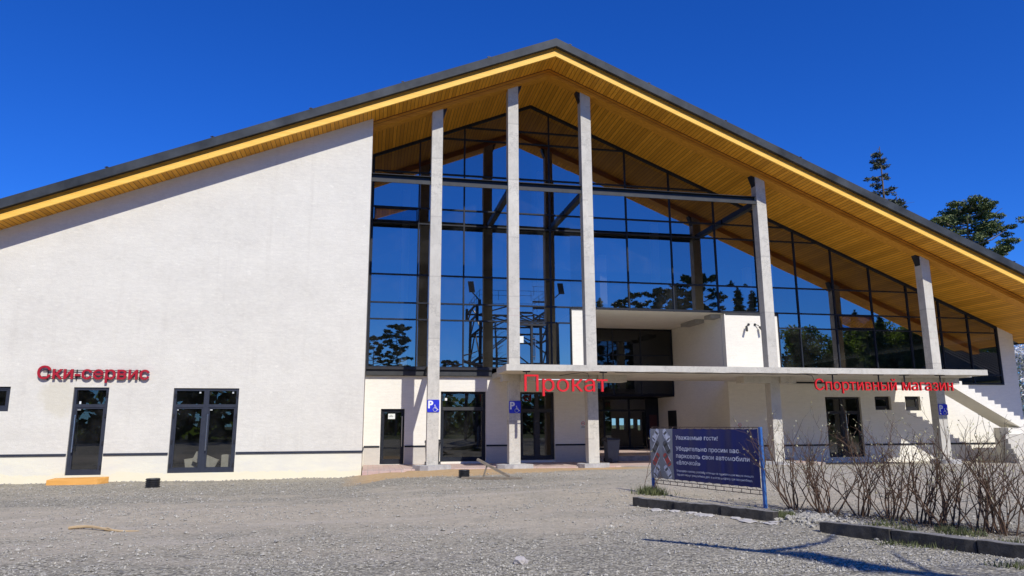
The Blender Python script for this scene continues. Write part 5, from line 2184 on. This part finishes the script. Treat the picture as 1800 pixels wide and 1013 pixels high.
for i, (ty, h, (x, y), lab) in enumerate(defs):
    if ty not in proto:
        if ty == "pine":
            ms, bk_, lf = pine_mesh(51, 20.0, 3.3, 0.5, 1.2, 0.26), 'pine_bark', 'needle'
        elif ty == "spruce":
            ms, bk_, lf = spruce_mesh(52, 20.0, 2.6, 0.9, 0.34, 0.12, 14), 'bark', 'needle'
        else:
            ms, bk_, lf = broad_mesh(53, 20.0, 6.0, 0.42, 2.2, 0.05), 'bark', 'leaf'
        T = tree(ty + "_tree" if ty != "broad" else "broadleaf_tree", lab, "tree", ms, (x, y, 0), bk_, lf, G)
        T.scale = (h / 20,) * 3
        proto[ty] = T
    else:
        dup(proto[ty], (x, y, 0), i * 1.7, h / 20, lab)
# forest edge behind the viewer; left end raised and moved closer to block skylight
mb = MB()
fr_ = random.Random(61)
for k in range(210):
    x = -110 + k * 1.15 + fr_.uniform(-1, 1)
    y = -62 + fr_.uniform(-5, 5) + (24 if x < -8 else 0)
    hh = fr_.uniform(5.0, 7.6) if -4 < x < 45 else (fr_.uniform(8, 12) if x > 0 else fr_.uniform(15, 21))
    for q in range(5):
        leaf_quads(mb, (x + fr_.gauss(0, 0.6), y, hh * (0.12 + 0.19 * q)), (1.7 - 0.12 * q) * max(1, hh / 9), 22, 1.0 * max(1, hh / 10), fr_, 0.9, 1.3)
kind(mb.obj("forest_edge", 'leaf_dark'), 'stuff')

# bare tree behind the viewer whose limb throws its shadow on the gravel
mb = MB()
rb = random.Random(90)
mb.tube([(11.6, -5, -0.3), (11.55, -5, 4), (11.5, -5, 8), (11.3, -4.9, 11.0), (11.2, -4.9, 12.6)], [0.17, 0.14, 0.10, 0.05, 0.015], 8)


def shadow_pt(gx_, gy_, h):
    return Vector((gx_ + SUN.x / SUN.z * h, gy_ + SUN.y / SUN.z * h, h))


limb = [Vector((11.5, -5, 6)), shadow_pt(8.2, 4.4, 6.3), shadow_pt(5.95, 7.55, 6.6), shadow_pt(5.05, 8.95, 6.9), shadow_pt(4.0, 10.3, 7.2)]
mb.tube(limb, [0.19, 0.16, 0.13, 0.11, 0.075], 8)
for (a, b, r) in (((5.05, 8.95, 6.9), [(5.7, 9.15, 7.0), (6.4, 9.5, 7.2), (7.0, 10.1, 7.5)], 0.08),
                  ((6.2, 7.2, 6.55), [(6.45, 8.0, 6.8), (6.8, 8.7, 7.0)], 0.045)):
    pts = [shadow_pt(*a)] + [shadow_pt(*q) for q in b]
    mb.tube(pts, [r * (1 - 0.7 * k / (len(pts) - 1)) for k in range(len(pts))], 6)
for k in range(34):
    z = rb.uniform(7, 12.3)
    an = rb.uniform(-0.6, 2.2)
    L = rb.uniform(0.7, 2.0) * (1.2 - z / 16)
    p = Vector((11.4, -4.95, z))
    q = p + Vector((math.cos(an) * L, math.sin(an) * L * 0.6, L * 0.6))
    mb.tube([p, p.lerp(q, 0.5) + Vector((0, 0, 0.1)), q], [0.03, 0.018, 0.005], 5)
tag(mb.obj("bare_tree", 'bark'), "bare leafless tree that throws the branching shadow on the gravel", "tree")

# lattice tower mirrored in the glazing
T = thing("lattice_tower", "brown steel lattice tower with floodlights mirrored in the glazing", "tower", (14.4, -12.5, 0))
cx, cy, HT = 14.4, -12.5, 14.2
wB, wT = 4.05, 3.9
mb = MB()


def corner(i, z):
    w = wB + (wT - wB) * z / HT
    sx, sy = ((-1, -1), (1, -1), (1, 1), (-1, 1))[i]
    return Vector((cx + sx * w, cy + sy * w, z))


for i in range(4):
    mb.bar(corner(i, -0.3), corner(i, HT), 0.28)
lev = [0, 3.4, 7.6, 10.6, 12.4, 13.6]
for k, z in enumerate(lev):
    for i in range(4):
        j = (i + 1) % 4
        if z > 0:
            mb.bar(corner(i, z), corner(j, z), 0.17)
        if k + 1 < len(lev):
            z2 = lev[k + 1]
            m_ = (corner(i, z2) + corner(j, z2)) / 2
            mb.bar(corner(i, z), m_, 0.12)
            mb.bar(corner(j, z), m_, 0.12)
for z in (7.6, 12.4):
    mb.bar(corner(0, z), corner(2, z), 0.13)
    mb.bar(corner(1, z), corner(3, z), 0.13)
mb.obj("frame", 'tower', T)
mb = MB()
for i in range(4):
    j = (i + 1) % 4
    for z in (HT + 0.5, HT + 1.0):
        mb.bar(corner(i, z), corner(j, z), 0.03)
    for q in range(5):
        p = corner(i, HT).lerp(corner(j, HT), q / 4)
        mb.bar(p, p + Vector((0, 0, 1.0)), 0.03)
mb.obj("railing", 'tower', T)
for i, dxx in ((3, -0.9), (2, 1.0)):
    mb = MB()
    a = corner(i, HT - 0.1)
    b = a + Vector((dxx, 0.3, 0.9))
    mb.bar(a, b, 0.09)
    mb.obox(b + Vector((0, 0.1, 0.4)), Vector((0.28, 0, 0)), Vector((0, 0.12, 0)), Vector((-0.08, 0, 0.55)))
    mb.obj("floodlight", 'tower', T)
    
# white house with tiled roof mirrored at the right end of the glazing
T = thing("tiled_house", "white house with dark tiled roof mirrored in the right end of the glazing", "house", (66, -2, 0))
mb = MB()
mb.box(60.5, 76, -8, 3, -0.3, 6.2)
mb.obj("wall", 'wall_left', T)
mb = MB()
mb.hexa([(58.9, -9.5, 5.6), (77.5, -9.5, 5.6), (77.5, 4.6, 5.6), (58.9, 4.6, 5.6), (58.9, -2.6, 9.0), (77.5, -2.6, 9.0), (77.5, -2.3, 9.0), (58.9, -2.3, 9.0)])
for k in range(30):
    x = 58.95 + 0.62 * k
    mb.tube([(x, 4.6, 5.64), (x, -2.2, 9.05)], [0.09, 0.09], 5)
mb.obj("roof", 'tile', T)
mb = MB()
for x in (63, 68, 72):
    mb.box(x, x + 1.2, 3.001, 3.05, 2.2, 3.8)
mb.obj("window", 'door_glass', T)

# boxes and boards seen through the double door
for (c, ax, ay, az, lab) in (((-6.15, 28.3, 0.28), (0.34, 0.1, 0.05), (-0.05, 0.2, 0), (-0.04, 0, 0.22), "pale carton leaning in the left half of the double door"),
                             ((-5.75, 28.0, 0.42), (0.38, 0.0, -0.16), (0, 0.12, 0), (0.07, 0, 0.16), "tilted flat carton lying on top behind the double door"),
                             ((-4.95, 28.4, 0.32), (0.30, 0, 0), (0, 0.25, 0), (0, 0, 0.28), "square pale carton in the right half of the double door")):
    mb = MB()
    mb.obox(c, ax, ay, az)
    tag(mb.obj("carton", 'carton'), lab, "box", "cartons stacked inside the double door")
mb = MB()
mb.box(-18.15, -0.65, 27.42, 34, 0.0, 0.028)
mb.box(-18.15, -0.65, 33.9, 34.0, 0.03, 4.5)
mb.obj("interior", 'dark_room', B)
